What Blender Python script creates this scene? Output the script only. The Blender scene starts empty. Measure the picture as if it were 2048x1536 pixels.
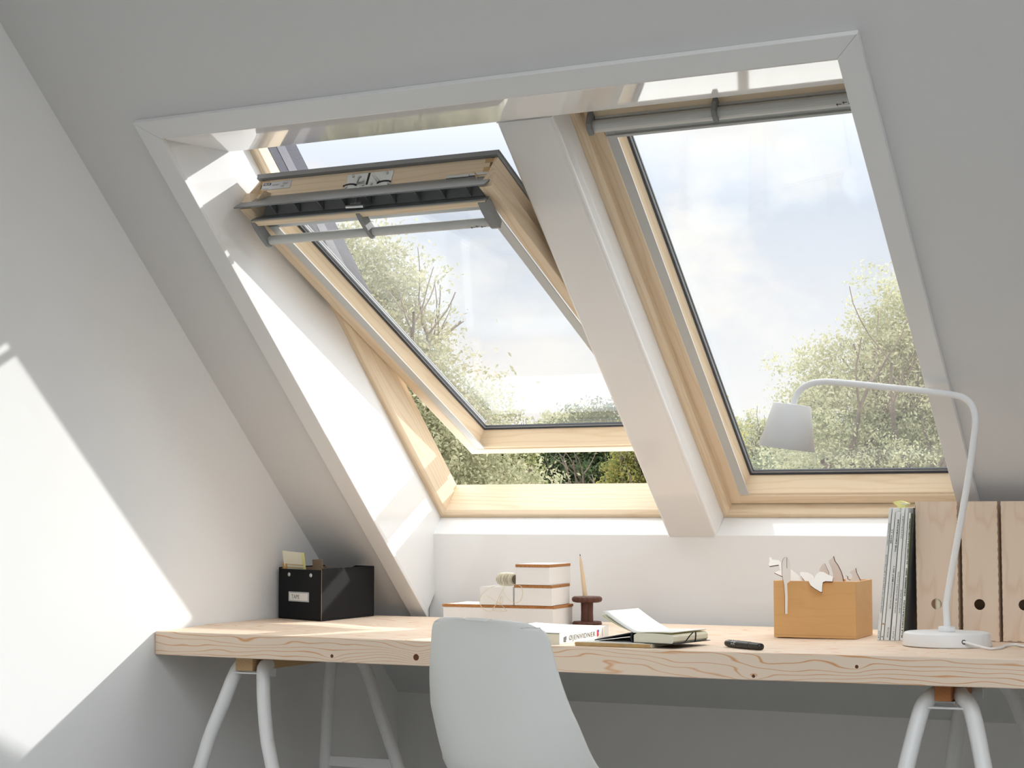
import bpy, bmesh, math, random
from mathutils import Vector, Matrix
import numpy as np
random.seed(7)
SC = bpy.context.scene
COL = SC.collection
R = math.radians

# ------------------------------------------------------------------ geometry constants (metres)
A = R(42.9)                       # roof pitch
CC = 0.359                        # ceiling plane: sin*y + cos*z = CC
SD = Vector((0, math.cos(A), -math.sin(A)))      # down the slope
NC = Vector((0, math.sin(A), math.cos(A)))       # outward normal
def SP(x, s, d):                  # point from x, slope coordinate, depth behind the ceiling plane
    return Vector((x, 0, 0)) + SD*s + NC*(CC+d)
XL, XM1, XM2, XR = .243, .957, 1.0976, 1.8107
DT = .735
def desk_z(x):
    return DT + (0 if x < 1.45 else .0062*min((x-1.45)/.6, 1.6))

# ------------------------------------------------------------------ materials
def new_mat(name):
    m = bpy.data.materials.new(name); m.use_nodes = True
    nt = m.node_tree; nt.nodes.clear()
    out = nt.nodes.new('ShaderNodeOutputMaterial')
    return m, nt, out
def N(nt, t, **kw):
    n = nt.nodes.new(t)
    for k, v in kw.items():
        if k in n.inputs.keys() if hasattr(n.inputs, 'keys') else False: n.inputs[k].default_value = v
        else: setattr(n, k, v)
    return n
def rgba(c): return (c[0], c[1], c[2], 1)
def srgb(r, g, b):
    f = lambda v: (v/255/12.92) if v/255 <= .04045 else ((v/255+.055)/1.055)**2.4
    return (f(r), f(g), f(b))
def ramp(nt, fac, stops):
    r = nt.nodes.new('ShaderNodeValToRGB')
    el = r.color_ramp.elements
    while len(el) < len(stops): el.new(.5)
    for e, (p, c) in zip(el, stops): e.position = p; e.color = rgba(c)
    nt.links.new(fac, r.inputs[0]); return r.outputs[0]
def simple(name, col, rough=.5, metal=0, spec=.5, bump=0, bscale=200, var=0, vscale=8, coat=0):
    m, nt, out = new_mat(name)
    p = nt.nodes.new('ShaderNodeBsdfPrincipled')
    p.inputs['Base Color'].default_value = rgba(col); p.inputs['Roughness'].default_value = rough
    p.inputs['Metallic'].default_value = metal; p.inputs['Specular IOR Level'].default_value = spec
    p.inputs['Coat Weight'].default_value = coat; p.inputs['Coat Roughness'].default_value = .05
    tc = nt.nodes.new('ShaderNodeTexCoord')
    if var:
        n = nt.nodes.new('ShaderNodeTexNoise'); n.inputs['Scale'].default_value = vscale; n.inputs['Detail'].default_value = 4
        nt.links.new(tc.outputs['Object'], n.inputs['Vector'])
        c2 = tuple(max(0, v*(1-var)) for v in col)
        nt.links.new(ramp(nt, n.outputs[0], [(.35, c2), (.65, col)]), p.inputs['Base Color'])
    if bump:
        n = nt.nodes.new('ShaderNodeTexNoise'); n.inputs['Scale'].default_value = bscale; n.inputs['Detail'].default_value = 3
        nt.links.new(tc.outputs['Object'], n.inputs['Vector'])
        b = nt.nodes.new('ShaderNodeBump'); b.inputs['Strength'].default_value = bump; b.inputs['Distance'].default_value = .002
        nt.links.new(n.outputs[0], b.inputs['Height']); nt.links.new(b.outputs[0], p.inputs['Normal'])
    nt.links.new(p.outputs[0], out.inputs[0])
    return m
def wood(name, base, dark, axis=0, freq=28, stretch=.08, contrast=.35, rough=.5, line=0.55, knots=None, knotcol=(.12,.04,.015), fine=.25, spec=.3, dist=.9, width=5.5):
    """long-grain wood: bands that run along `axis` of the object, bent by noise and around knots"""
    m, nt, out = new_mat(name)
    L = nt.links.new
    tc = nt.nodes.new('ShaderNodeTexCoord')
    mp = nt.nodes.new('ShaderNodeMapping'); sc = [1, 1, 1]; sc[axis] = stretch
    mp.inputs['Scale'].default_value = sc
    L(tc.outputs['Object'], mp.inputs['Vector'])
    n1 = nt.nodes.new('ShaderNodeTexNoise'); n1.inputs['Scale'].default_value = 9; n1.inputs['Detail'].default_value = 3
    L(mp.outputs[0], n1.inputs['Vector'])
    sep = nt.nodes.new('ShaderNodeSeparateXYZ'); L(tc.outputs['Object'], sep.inputs[0])
    oth = [i for i in range(3) if i != axis]
    def mth(op, a, b=None, c=None):
        n = nt.nodes.new('ShaderNodeMath'); n.operation = op
        for i, v in enumerate((a, b, c)):
            if v is None: continue
            if isinstance(v, (int, float)): n.inputs[i].default_value = v
            else: L(v, n.inputs[i])
        return n.outputs[0]
    u = mth('ADD', mth('MULTIPLY', sep.outputs[oth[0]], .55), sep.outputs[oth[1]])
    val = mth('ADD', mth('MULTIPLY', u, freq), mth('MULTIPLY', n1.outputs[0], freq*.09*dist))
    kd = None
    if knots:
        for (kx, kz, ks) in knots:
            dx = mth('MULTIPLY', mth('SUBTRACT', sep.outputs[axis], kx), .45)
            dz = mth('SUBTRACT', sep.outputs[2], kz)
            d = mth('SQRT', mth('ADD', mth('MULTIPLY', dx, dx), mth('MULTIPLY', dz, dz)))
            bump_ = mth('MULTIPLY', mth('POWER', 2.718, mth('MULTIPLY', d, -75.0)), ks*2.2)
            val = mth('ADD', val, bump_)
            dx2 = mth('SUBTRACT', sep.outputs[axis], kx)
            d2 = mth('SQRT', mth('ADD', mth('MULTIPLY', dx2, dx2), mth('MULTIPLY', dz, dz)))
            s = mth('LESS_THAN', d2, .0045*ks)
            kd = s if kd is None else mth('MAXIMUM', kd, s)
    fr = mth('FRACT', val)
    tri = mth('ABSOLUTE', mth('SUBTRACT', fr, line))
    fac = mth('SUBTRACT', 1.0, mth('MINIMUM', mth('MULTIPLY', tri, width), 1.0))
    n2 = nt.nodes.new('ShaderNodeTexNoise'); n2.inputs['Scale'].default_value = 260; n2.inputs['Detail'].default_value = 2
    mp2 = nt.nodes.new('ShaderNodeMapping'); sc2 = [1, 1, 1]; sc2[axis] = .03; mp2.inputs['Scale'].default_value = sc2
    L(tc.outputs['Object'], mp2.inputs['Vector']); L(mp2.outputs[0], n2.inputs['Vector'])
    n3 = nt.nodes.new('ShaderNodeTexNoise'); n3.inputs['Scale'].default_value = 5; L(mp.outputs[0], n3.inputs['Vector'])
    f2 = mth('ADD', mth('MULTIPLY', fac, mth('MULTIPLY', n3.outputs[0], contrast*2)), mth('MULTIPLY', mth('SUBTRACT', n2.outputs[0], .5), fine))
    col = ramp(nt, f2, [(0, base), (1, dark)])
    if kd is not None:
        mx = nt.nodes.new('ShaderNodeMix'); mx.data_type = 'RGBA'
        L(kd, mx.inputs[0]); L(col, mx.inputs[6]); mx.inputs[7].default_value = rgba(knotcol); col = mx.outputs[2]
    p = nt.nodes.new('ShaderNodeBsdfPrincipled'); L(col, p.inputs['Base Color'])
    p.inputs['Roughness'].default_value = rough; p.inputs['Specular IOR Level'].default_value = spec
    L(p.outputs[0], out.inputs[0])
    return m
def leafmat(name, c1, c2, c3):
    m, nt, out = new_mat(name); L = nt.links.new
    g = nt.nodes.new('ShaderNodeNewGeometry')
    col = ramp(nt, g.outputs['Random Per Island'], [(0, c1), (.5, c2), (1, c3)])
    d = nt.nodes.new('ShaderNodeBsdfDiffuse'); t = nt.nodes.new('ShaderNodeBsdfTranslucent')
    mx = nt.nodes.new('ShaderNodeMixShader'); mx.inputs[0].default_value = .45
    L(col, d.inputs[0]); L(col, t.inputs[0]); L(d.outputs[0], mx.inputs[1]); L(t.outputs[0], mx.inputs[2]); L(mx.outputs[0], out.inputs[0])
    return m

MAT = {}
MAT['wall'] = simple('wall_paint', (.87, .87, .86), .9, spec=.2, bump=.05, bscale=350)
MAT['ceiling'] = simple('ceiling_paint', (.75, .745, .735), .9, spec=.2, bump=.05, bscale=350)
MAT['lacquer'] = simple('white_lacquer', (.865, .86, .85), .045, spec=.5)
MAT['casing'] = simple('casing_paint', (.83, .825, .81), .35, spec=.4)
MAT['floor'] = wood('floor_boards', (.36, .36, .34), (.29, .29, .27), axis=0, freq=12)
MAT['pine'] = wood('lacquered_pine', (.80, .655, .475), (.64, .455, .265), axis=1, freq=75, stretch=.12, contrast=.45, rough=.35, fine=.35, dist=1.1)
MAT['pine_x'] = wood('lacquered_pine_cross', (.80, .655, .475), (.64, .455, .265), axis=0, freq=75, stretch=.12, contrast=.45, rough=.35, fine=.35, dist=1.1)
MAT['desk'] = wood('desk_spruce', (.83, .675, .53), (.66, .27, .06), axis=0, freq=98, stretch=.2, contrast=.80, rough=.6, fine=.2, width=8.5,
    knots=[(.507, .693, .9), (.729, .698, 1.6), (1.52, .688, .8), (1.735, .715, .8)], dist=1.5)
MAT['grey'] = simple('grey_plastic', (.24, .25, .25), .45, spec=.4)
MAT['darkgrey'] = simple('dark_grey_plastic', (.10, .105, .11), .5, spec=.4)
MAT['alu'] = simple('light_grey_rail', (.55, .565, .555), .4, spec=.5)
MAT['clad'] = simple('grey_cladding', (.25, .26, .27), .45)
MAT['coverglint'] = simple('painted_reflection', (.13, .13, .15), .6, bump=.6, bscale=900)  # lighter tone painted in for the speckled reflection on the navy cover
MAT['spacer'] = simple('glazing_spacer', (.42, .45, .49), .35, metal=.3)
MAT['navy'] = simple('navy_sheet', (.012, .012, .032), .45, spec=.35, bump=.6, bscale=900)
MAT['gasket'] = simple('black_gasket', (.03, .034, .045), .4)
MAT['zinc'] = simple('zinc_plate', (.62, .64, .64), .32, metal=.85)
MAT['black'] = simple('black_hole', (.01, .01, .01), .6)
MAT['label'] = simple('silver_label', (.55, .56, .57), .4, metal=.4)
MAT['ink'] = simple('ink', (.03, .03, .03), .7)
MAT['greyink'] = simple('grey_ink', (.14, .14, .15), .7)
MAT['steel_white'] = simple('white_steel', (.80, .80, .79), .38, spec=.5)
MAT['lamp'] = simple('lamp_white', (.86, .86, .85), .5, spec=.4)
MAT['chair'] = simple('chair_plastic', (.77, .775, .745), .42, spec=.4, bump=.04, bscale=900)
MAT['blackboard'] = simple('black_card', (.006, .0065, .008), .5, spec=.16, bump=.12, bscale=700)
MAT['cardbrown'] = simple('brown_board', (.34, .24, .16), .9)
MAT['paper'] = simple('paper', (.84, .83, .79), .8)
MAT['cream'] = simple('cream_paper', (.80, .76, .60), .85)
MAT['yellow'] = simple('yellow_paper', (.80, .76, .30), .8)
MAT['kraft'] = simple('kraft_paper', (.62, .38, .13), .85, var=.2, vscale=60)
MAT['cork'] = simple('cork', (.55, .25, .085), .9, var=.35, vscale=260, bump=.4, bscale=500)
MAT['boxwhite'] = simple('white_board', (.88, .875, .86), .75)
MAT['walnut'] = wood('dark_wood', (.115, .045, .03), (.04, .015, .012), axis=2, freq=90, rough=.45, contrast=.6)
MAT['candle'] = simple('cream_wax', (.80, .62, .42), .5)
MAT['twine'] = simple('twine', (.74, .66, .50), .9)
MAT['twinedark'] = simple('twine_core', (.14, .11, .065), .95)
MAT['notecover'] = simple('notebook_black', (.012, .013, .017), .5)
MAT['marker'] = simple('marker_black', (.025, .022, .018), .35)
MAT['boxwood'] = wood('honey_plywood', (.70, .41, .17), (.58, .29, .10), axis=0, freq=30, stretch=.3, contrast=.22, rough=.45, fine=.45, dist=3)
MAT['birch'] = wood('birch_plywood', (.79, .64, .50), (.66, .45, .29), axis=2, freq=26, stretch=.25, contrast=.42, rough=.55, fine=.22, dist=3)
MAT['birchedge'] = simple('birch_burnt_edge', (.33, .19, .11), .8)
MAT['plypale'] = simple('pale_ply', (.90, .85, .79), .7)
MAT['burnt'] = simple('laser_cut_edge', (.10, .03, .015), .8)
MAT['beam'] = wood('trestle_beam', (.62, .42, .22), (.45, .25, .10), axis=1, freq=120)
MAT['beamred'] = wood('trestle_beam_reddish', (.50, .20, .075), (.36, .12, .04), axis=1, freq=120)
MAT['green'] = simple('green_cover', (.20, .25, .13), .5)
MAT['magwhite'] = simple('magazine_white', (.86, .87, .85), .45)
MAT['maggrey'] = simple('magazine_grey', (.78, .80, .78), .45)
MAT['bark'] = simple('bark', (.17, .13, .10), .95, var=.4, vscale=5)
MAT['red'] = simple('red_print', (.55, .03, .03), .6)
MAT['blue'] = simple('blue_print', (.03, .06, .35), .6)
MAT['rust'] = simple('rust_brown', (.24, .07, .03), .7)
MAT['grass'] = simple('pale_gravel', (.50, .49, .46), .95, var=.2, vscale=2)
MAT['roof'] = simple('roof_tile', (.12, .11, .11), .8)

def glassmat():
    m, nt, out = new_mat('window_glass'); L = nt.links.new
    tr = nt.nodes.new('ShaderNodeBsdfTransparent'); tr.inputs[0].default_value = (.985, .99, .985, 1)
    gl = nt.nodes.new('ShaderNodeBsdfGlossy'); gl.inputs['Roughness'].default_value = 0.0
    lw = nt.nodes.new('ShaderNodeLayerWeight'); lw.inputs[0].default_value = .5
    pw = nt.nodes.new('ShaderNodeMath'); pw.operation = 'POWER'; pw.inputs[1].default_value = 5; L(lw.outputs['Facing'], pw.inputs[0])
    fr = nt.nodes.new('ShaderNodeMath'); fr.operation = 'MULTIPLY_ADD'; fr.inputs[1].default_value = .95; fr.inputs[2].default_value = .04; L(pw.outputs[0], fr.inputs[0])
    tl = nt.nodes.new('ShaderNodeBsdfTranslucent'); tl.inputs[0].default_value = (1, .985, .95, 1)
    m1 = nt.nodes.new('ShaderNodeMixShader'); m1.inputs[0].default_value = .016   # translucent share added as a veil of glare over the view
    L(tr.outputs[0], m1.inputs[1]); L(tl.outputs[0], m1.inputs[2])
    m2 = nt.nodes.new('ShaderNodeMixShader'); L(fr.outputs[0], m2.inputs[0]); L(m1.outputs[0], m2.inputs[1]); L(gl.outputs[0], m2.inputs[2])
    L(m2.outputs[0], out.inputs[0]); return m
MAT['glass'] = glassmat()

# ------------------------------------------------------------------ mesh builder
class MB:
    def __init__(s): s.v = []; s.f = []; s.m = []; s.sm = []
    def add(s, vs, fs, mi=0, smooth=False):
        o = len(s.v); s.v += [tuple(p) for p in vs]
        for f in fs: s.f.append(tuple(i+o for i in f)); s.m.append(mi); s.sm.append(smooth)
        return s
    def box(s, x0, x1, y0, y1, z0, z1, mi=0):
        v = [(x, y, z) for x in (x0, x1) for y in (y0, y1) for z in (z0, z1)]
        return s.add(v, [(0,1,3,2),(4,6,7,5),(0,4,5,1),(2,3,7,6),(0,2,6,4),(1,5,7,3)], mi)
    def hexa(s, p, mi=0):   # p: 8 points, bottom ring 0-3, top ring 4-7
        return s.add(p, [(3,2,1,0),(4,5,6,7),(0,1,5,4),(1,2,6,5),(2,3,7,6),(3,0,4,7)], mi)
    def prism(s, a, b, mi=0, capmi=None):   # two matching polygons (lists of points)
        n = len(a); o = list(a)+list(b)
        s.add(o, [(i, (i+1) % n, n+(i+1) % n, n+i) for i in range(n)], mi)
        s.add(a, [tuple(range(n-1, -1, -1))], mi if capmi is None else capmi)
        s.add(b, [tuple(range(n))], mi if capmi is None else capmi)
        return s
    def tube(s, pts, r, n=12, mi=0, cap=True, closed=False):
        pts = [Vector(p) for p in pts]; rs = r if isinstance(r, (list, tuple)) else [r]*len(pts)
        up = None; rings = []
        for i, p in enumerate(pts):
            t = (pts[min(i+1, len(pts)-1)]-pts[max(i-1, 0)]).normalized()
            if up is None:
                up = Vector((0, 0, 1)) if abs(t.z) < .9 else Vector((1, 0, 0))
            e1 = (up - t*up.dot(t)).normalized(); e2 = t.cross(e1); up = e1
            rings.append([p+(e1*math.cos(2*math.pi*k/n)+e2*math.sin(2*math.pi*k/n))*rs[i] for k in range(n)])
        vs = [q for ring in rings for q in ring]; fs = []
        for i in range(len(pts)-1):
            for k in range(n): fs.append((i*n+k, i*n+(k+1) % n, (i+1)*n+(k+1) % n, (i+1)*n+k))
        s.add(vs, fs, mi, True)
        if cap:
            s.add(rings[0], [tuple(range(n-1, -1, -1))], mi); s.add(rings[-1], [tuple(range(n))], mi)
        return s
    def lathe(s, prof, c=(0, 0, 0), n=48, mi=0, M=None):   # prof: (r,z) list
        vs = []; fs = []
        for (r, z) in prof:
            for k in range(n):
                p = Vector((r*math.cos(2*math.pi*k/n), r*math.sin(2*math.pi*k/n), z))
                if M: p = M @ p
                vs.append(p+Vector(c))
        for i in range(len(prof)-1):
            for k in range(n): fs.append((i*n+k, i*n+(k+1) % n, (i+1)*n+(k+1) % n, (i+1)*n+k))
        return s.add(vs, fs, mi, True)
    def build(s, name, mats, parent=None, bevel=0, bseg=2, auto=True, merge=False):
        me = bpy.data.meshes.new(name); me.from_pydata(s.v, [], s.f)
        mats = mats if isinstance(mats, (list, tuple)) else [mats]
        for m in mats: me.materials.append(m)
        me.polygons.foreach_set('material_index', s.m)
        me.polygons.foreach_set('use_smooth', s.sm)
        bm = bmesh.new(); bm.from_mesh(me)
        if merge: bmesh.ops.remove_doubles(bm, verts=bm.verts, dist=1e-5)
        bmesh.ops.recalc_face_normals(bm, faces=bm.faces); bm.to_mesh(me); bm.free()
        me.update()
        ob = bpy.data.objects.new(name, me); COL.objects.link(ob)
        if parent: ob.parent = parent
        if bevel:
            b = ob.modifiers.new('bevel', 'BEVEL'); b.width = bevel; b.segments = bseg; b.limit_method = 'ANGLE'; b.angle_limit = R(40)
        return ob
def empty(name, loc=(0, 0, 0), rz=0, mat=None):
    o = bpy.data.objects.new(name, None); COL.objects.link(o); o.empty_display_size = .05
    if mat is not None: o.matrix_world = mat
    else: o.location = loc; o.rotation_euler = (0, 0, rz)
    return o
def tag(o, label=None, cat=None, group=None, kind=None):
    if label: o['label'] = label
    if cat: o['category'] = cat
    if group: o['group'] = group
    if kind: o['kind'] = kind
    return o
def text(s, size, mat, parent, M, name='lettering', bold=0, width=None, xs=1.0, spacing=1.0):
    cu = bpy.data.curves.new('t', 'FONT'); cu.body = s; cu.size = size; cu.offset = bold; cu.space_character = spacing
    cu.align_x = 'LEFT'; cu.extrude = .0001
    t = bpy.data.objects.new('t', cu); COL.objects.link(t)
    dg = bpy.context.evaluated_depsgraph_get()
    me = bpy.data.meshes.new_from_object(t.evaluated_get(dg)); bpy.data.objects.remove(t)
    xsv = [v.co.x for v in me.vertices]
    k = xs
    if width and xsv: k = width/(max(xsv)-min(xsv))
    me.transform(M @ Matrix.Diagonal((k, 1, 1, 1)))
    me.materials.clear(); me.materials.append(mat)
    o = bpy.data.objects.new(name, me); COL.objects.link(o); o.parent = parent
    return o
def frame_mat(o, x, y):  # 4x4 with origin o, local x->x, y->y
    x = Vector(x).normalized(); y = Vector(y); y = (y-x*y.dot(x)).normalized(); z = x.cross(y)
    m = Matrix((x, y, z)).transposed().to_4x4(); m.translation = Vector(o); return m

# ------------------------------------------------------------------ room shell
YB = -6.6; XRW = 6.0
def P2(y, z): return (y, z)
def ext(poly, x0, x1): return [(x0, y, z) for y, z in poly], [(x1, y, z) for y, z in poly]
def spz(s, d): p = SP(0, s, d); return (p.y, p.z)
TH = .36
s_knee = SD.dot(Vector((0, 0, .49)))
RID = -3.3; RZ = (CC-math.sin(A)*RID)/math.cos(A)
s_rid = SD.dot(Vector((0, RID, RZ)))
c = MB()
full = [(0, .49), (RID, RZ), spz(s_rid, TH), spz(s_knee+.25, TH)]
c.prism(*ext(full, -.3, XL-.012))
c.prism(*ext(full, XR+.012, XRW))
top = [(-1.47-.01, 1.8555+.011), (RID, RZ), spz(s_rid, TH), spz(-2.180, TH), (-1.217, 1.8845)]
top[0] = (-1.477, (CC+math.sin(A)*1.477)/math.cos(A))
c.prism(*ext(top, XL-.012, XR+.012))
zc = (CC+math.sin(A)*.2145)/math.cos(A)
bot = [(0, .49), (-.2145, zc), (-.2145, .956), (-.1735, .998), spz(-.80, TH), spz(s_knee+.25, TH)]
c.prism(*ext(bot, XL-.012, XR+.012))
# opposite slope of the roof, unseen; opening added and sized for fill light
RID2 = 2*RID
def opp(poly): return [(2*RID-y, z) for y, z in poly]
c.prism(*ext(opp(full), -.3, 1.3)); c.prism(*ext(opp(full), 5.3, XRW))
o_lo = opp([(0, .49), (-1.25, (CC+math.sin(A)*1.25)/math.cos(A)), spz(SD.dot(Vector((0,-1.25,(CC+math.sin(A)*1.25)/math.cos(A)))), TH), spz(s_knee+.25, TH)])
o_hi = opp([(-3.05, (CC+math.sin(A)*3.05)/math.cos(A)), (RID, RZ), spz(s_rid, TH), spz(SD.dot(Vector((0,-3.05,(CC+math.sin(A)*3.05)/math.cos(A)))), TH)])
c.prism(*ext(o_lo, 1.3, 5.3)); c.prism(*ext(o_hi, 1.3, 5.3))
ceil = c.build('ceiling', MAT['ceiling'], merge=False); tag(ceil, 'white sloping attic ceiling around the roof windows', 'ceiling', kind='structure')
w = MB()
gable = [(.3, -.2), (.3, .9), (0, .7), (RID, RZ+.3), (2*RID, .7), (2*RID-.3, .9), (2*RID-.3, -.2)]
gable = [(0, -.1), (0, .49), (RID, RZ), (2*RID, .49), (2*RID, -.1)]
w.prism(*ext(gable, -.15, 0))
tag(w.build('wall_left', MAT['wall']), 'white gable wall at the left end of the desk', 'wall', kind='structure')
w = MB(); w.prism(*ext(gable, XRW, XRW+.15)); tag(w.build('wall_right', MAT['wall']), 'white gable wall out of frame to the right', 'wall', kind='structure')
w = MB(); w.box(0, XRW, 0, .2, -.1, .49); tag(w.build('wall_back', MAT['wall']), 'low grey-white knee wall under the desk', 'wall', kind='structure')
w = MB(); w.box(0, XRW, 2*RID-.2, 2*RID, -.1, .49); tag(w.build('wall_front', MAT['wall']), 'low knee wall behind the viewer', 'wall', kind='structure')
w = MB(); w.box(0, XRW, 2*RID, 0, -.1, 0); tag(w.build('floor', MAT['floor']), 'wooden floor of the attic', 'floor', kind='structure')

# lining boards of the window recess (glossy white)
l = MB()
g = .010
l.prism([SP(XL-.011, -.704, -.001), SP(XL-.011, -.704, TH-.02), SP(XL-.011, -2.36, TH-.02), SP(XL-.011, -2.36, -.001)],
        [SP(.252, -.7045, -.001), SP(XL+.0, -.7045, .26), SP(XL, -2.36, .26), SP(.252, -2.36, -.001)])
l.prism([SP(XR+.011, -.704, -.001), SP(XR+.011, -.704, TH-.02), SP(XR+.011, -2.36, TH-.02), SP(XR+.011, -2.36, -.001)],
        [SP(XR, -.7045, -.001), SP(XR, -.7045, .26), SP(XR, -2.36, .26), SP(XR, -2.36, -.001)])
# left lining below the slope line (vertical part next to the recess wall) is part of the same board
tl = [(-1.4695, 1.8551), (-1.211, 1.8738), (-1.2175, 1.8838), (-1.4775, 1.8650)]
l.prism(*ext(tl, XL-.010, XR+.010))
sl = [(-.2225, .698), (-.2225, .9623), (-.1765, 1.0085), (-.169, 1.001), (-.2140, .958), (-.2140, .698)]
l.prism(*ext(sl, XL-.010, XR+.010))
lo = l.build('trim_2', MAT['lacquer'], bevel=.0015); tag(lo, 'glossy white lining boards of the window recess', 'window lining', kind='structure')
# mullion box between the windows
mb = MB()
pa = [(.957, .19), (1.0925, .19), (1.0976, .262), (1.0976, TH+.03), (.957, TH+.03)]
def mull(s): return [SP(x, s, d) for x, d in pa]
a_ = mull(-2.159); b_ = mull(-.82)
# the lower end follows the recess wall: front corners end on the wall plane y=-.2245
b_[0] = SP(.957, -.8165, .19); b_[1] = SP(1.0925, -.8165, .19)
mb.prism(b_, a_)
tag(mb.build('trim_3', MAT['lacquer'], bevel=.010, bseg=4), 'white boxed mullion between the two roof windows', 'mullion', kind='structure')
# casing around the opening
cs = MB()
xi0, xo0, xi1, xo1 = .2585, .2072, 1.8107, 1.8603
st_i, st_o, sb = -2.3488, -2.398, -.703
def cf(x, s, d=-.014): return SP(x, s, d)
def casing_piece(i0, o0, o1, i1):  # corners (x,s)
    fr = [cf(*i0), cf(*o0), cf(*o1), cf(*i1)]; bk = [cf(*i0, d=.0), cf(*o0, d=0), cf(*o1, d=0), cf(*i1, d=0)]
    cs.hexa(bk+fr)
casing_piece((xi0, sb), (xo0, sb), (xo0, st_o), (xi0, st_i))
casing_piece((xi0, st_i), (xo0, st_o), (xo1, st_o), (xi1, st_i))
casing_piece((xi1, st_i), (xo1, st_o), (xo1, sb), (xi1, sb))
tag(cs.build('trim_1', MAT['casing'], bevel=.0018), 'white painted casing framing the window recess', 'trim', kind='structure')

# ------------------------------------------------------------------ roof windows
def slope_matrix(ang, x0, s0, c0):
    E = Vector((0, math.cos(ang), -math.sin(ang))); M_ = Vector((0, math.sin(ang), math.cos(ang)))
    m = Matrix(((1, 0, 0), tuple(-E), tuple(-M_))).transposed().to_4x4()
    m.translation = Vector((x0, 0, 0)) + E*s0 + M_*c0
    return m
W, H = .7084, 1.3475      # frame outer
SW, SH = .674, 1.262      # sash outer
def loop_frame(mb, prof, w, h, mi=0):
    """mitred frame: prof = list of (inset, depth) """
    n = len(prof)
    cor = [lambda i: (i, i), lambda i: (w-i, i), lambda i: (w-i, h-i), lambda i: (i, h-i)]
    for k in range(4):
        A_ = [(*cor[k](i), d) for i, d in prof]; B_ = [(*cor[(k+1) % 4](i), d) for i, d in prof]
        mb.prism(A_, B_, mi)
def make_window(idx, x0, opened):
    fm = slope_matrix(A, x0, -.8148, CC+.26)
    win = empty('window_%d' % idx, mat=fm)
    fr = MB()
    n = [(0, 0), (.0125, 0), (.0145, -.003), (.0185, -.012), (.019, -.085), (.009, -.085), (.009, -.12), (0, -.12)]
    cor = [lambda i: (i, i), lambda i: (W-i, i), lambda i: (W-i, H-i), lambda i: (i, H-i)]
    loops = {0: MB(), 1: MB()}
    for k in range(4):
        A_ = [(*cor[k](i), d) for i, d in n]; B_ = [(*cor[(k+1) % 4](i), d) for i, d in n]
        loops[0 if k in (1, 3) else 1].prism(A_, B_, 0)
    loops[0].build('side_jambs', MAT['pine'], win); loops[1].build('head_and_sill', MAT['pine_x'], win)
    # metal cover on the outside of the frame
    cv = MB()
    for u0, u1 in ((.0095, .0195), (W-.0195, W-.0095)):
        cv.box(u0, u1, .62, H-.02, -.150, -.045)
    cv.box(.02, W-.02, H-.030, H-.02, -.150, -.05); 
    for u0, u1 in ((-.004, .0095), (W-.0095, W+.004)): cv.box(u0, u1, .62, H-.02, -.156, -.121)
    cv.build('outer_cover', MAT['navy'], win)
    cr = MB(); cr.box(.0190, .0202, .62, H-.02, -.106, -.076); cr.box(W-.0202, W-.0190, .62, H-.02, -.106, -.076); cr.build('reflection_band', MAT['coverglint'], win)  # thin band laid on the cover as a painted reflection
    # sash
    if opened: sm = slope_matrix(R(25.1), x0+.020, -.532, 1.0679)
    else: sm = slope_matrix(A, x0+.0175, -.8365, CC+.29)
    loc = fm.inverted() @ sm
    st = MB(); 
    side = [(0, 0), (.031, 0), (.033, -.004), (.056, -.048), (.060, -.0555), (.024, -.0575), (.022, -.095), (.014, -.095), (.014, -.045), (0, -.045)]
    for sgn in (0, 1):
        q = [(u if not sgn else SW-u, d) for u, d in side]
        st.prism([(u, 0, d) for u, d in q], [(u, SH+(.022 if d > -.05 else 0), d) for u, d in q])
    sash = st.build('sash_stiles', MAT['pine'], win, bevel=.0015)
    sash.matrix_local = loc
    rl = MB()
    br = [(0.0, 0), (.0275, 0), (.0285, -.004), (.034, -.005), (.056, -.048), (.060, -.0555), (.004, -.0575), (.004, -.045), (0, -.045)]
    rl.prism([(.0312, v, d) for v, d in br], [(SW-.0312, v, d) for v, d in br])
    tr = [(1.200, -.048), (1.214, -.012), (1.236, -.012), (1.236, -.046), (SH, -.046), (SH, -.095), (1.200, -.095)]
    rl.prism([(.0312, v, d) for v, d in tr], [(SW-.0312, v, d) for v, d in tr])
    # finger joints at the corners: end grain of the top rail
    for v0, v1 in ((0, 0),): pass
    rl.build('sash_rails', MAT['pine_x'], sash, bevel=.001)
    ej = MB()
    for u0 in (.0142, SW-.0448):
        for d0, d1 in ((-.093, -.082), (-.070, -.047)): ej.box(u0, u0+.0306, SH-.0002, SH+.0008, d0, d1)
    ej.build('finger_joint', MAT['cardjoint'] if 'cardjoint' in MAT else MAT['beam'], sash)
    gl = MB(); gl.box(.026, SW-.026, .006, 1.198, -.064, -.058); gl.build('glass_pane', MAT['glass'], sash)
    gk = MB()
    for (a0, a1, d0, d1, mi) in ((.0562, .0605, -.0574, -.0485, 0), (.0605, .0660, -.0574, -.0520, 1), (.0660, .0682, -.0576, -.0530, 0)):
        for (u0, u1, v0, v1) in ((a0, a1, a0, 1.2-a0+.058), (SW-a1, SW-a0, a0, 1.2-a0+.058), (a1, SW-a1, a0, a1), (a1, SW-a1, 1.2-a1+.060, 1.2-a0+.058)):
            gk.box(u0, u1, v0, v1, d0, d1, mi)
    gk.build('glazing_gasket', [MAT['gasket'], MAT['spacer']], sash)
    for u0 in (.0345, SW-.0595):
        r_ = MB(); r_.box(u0, u0+.025, .034, 1.205, -.0015, .0015); r_.build('blind_rail', MAT['alu'], sash, bevel=.0006)
    cl = MB()
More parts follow.
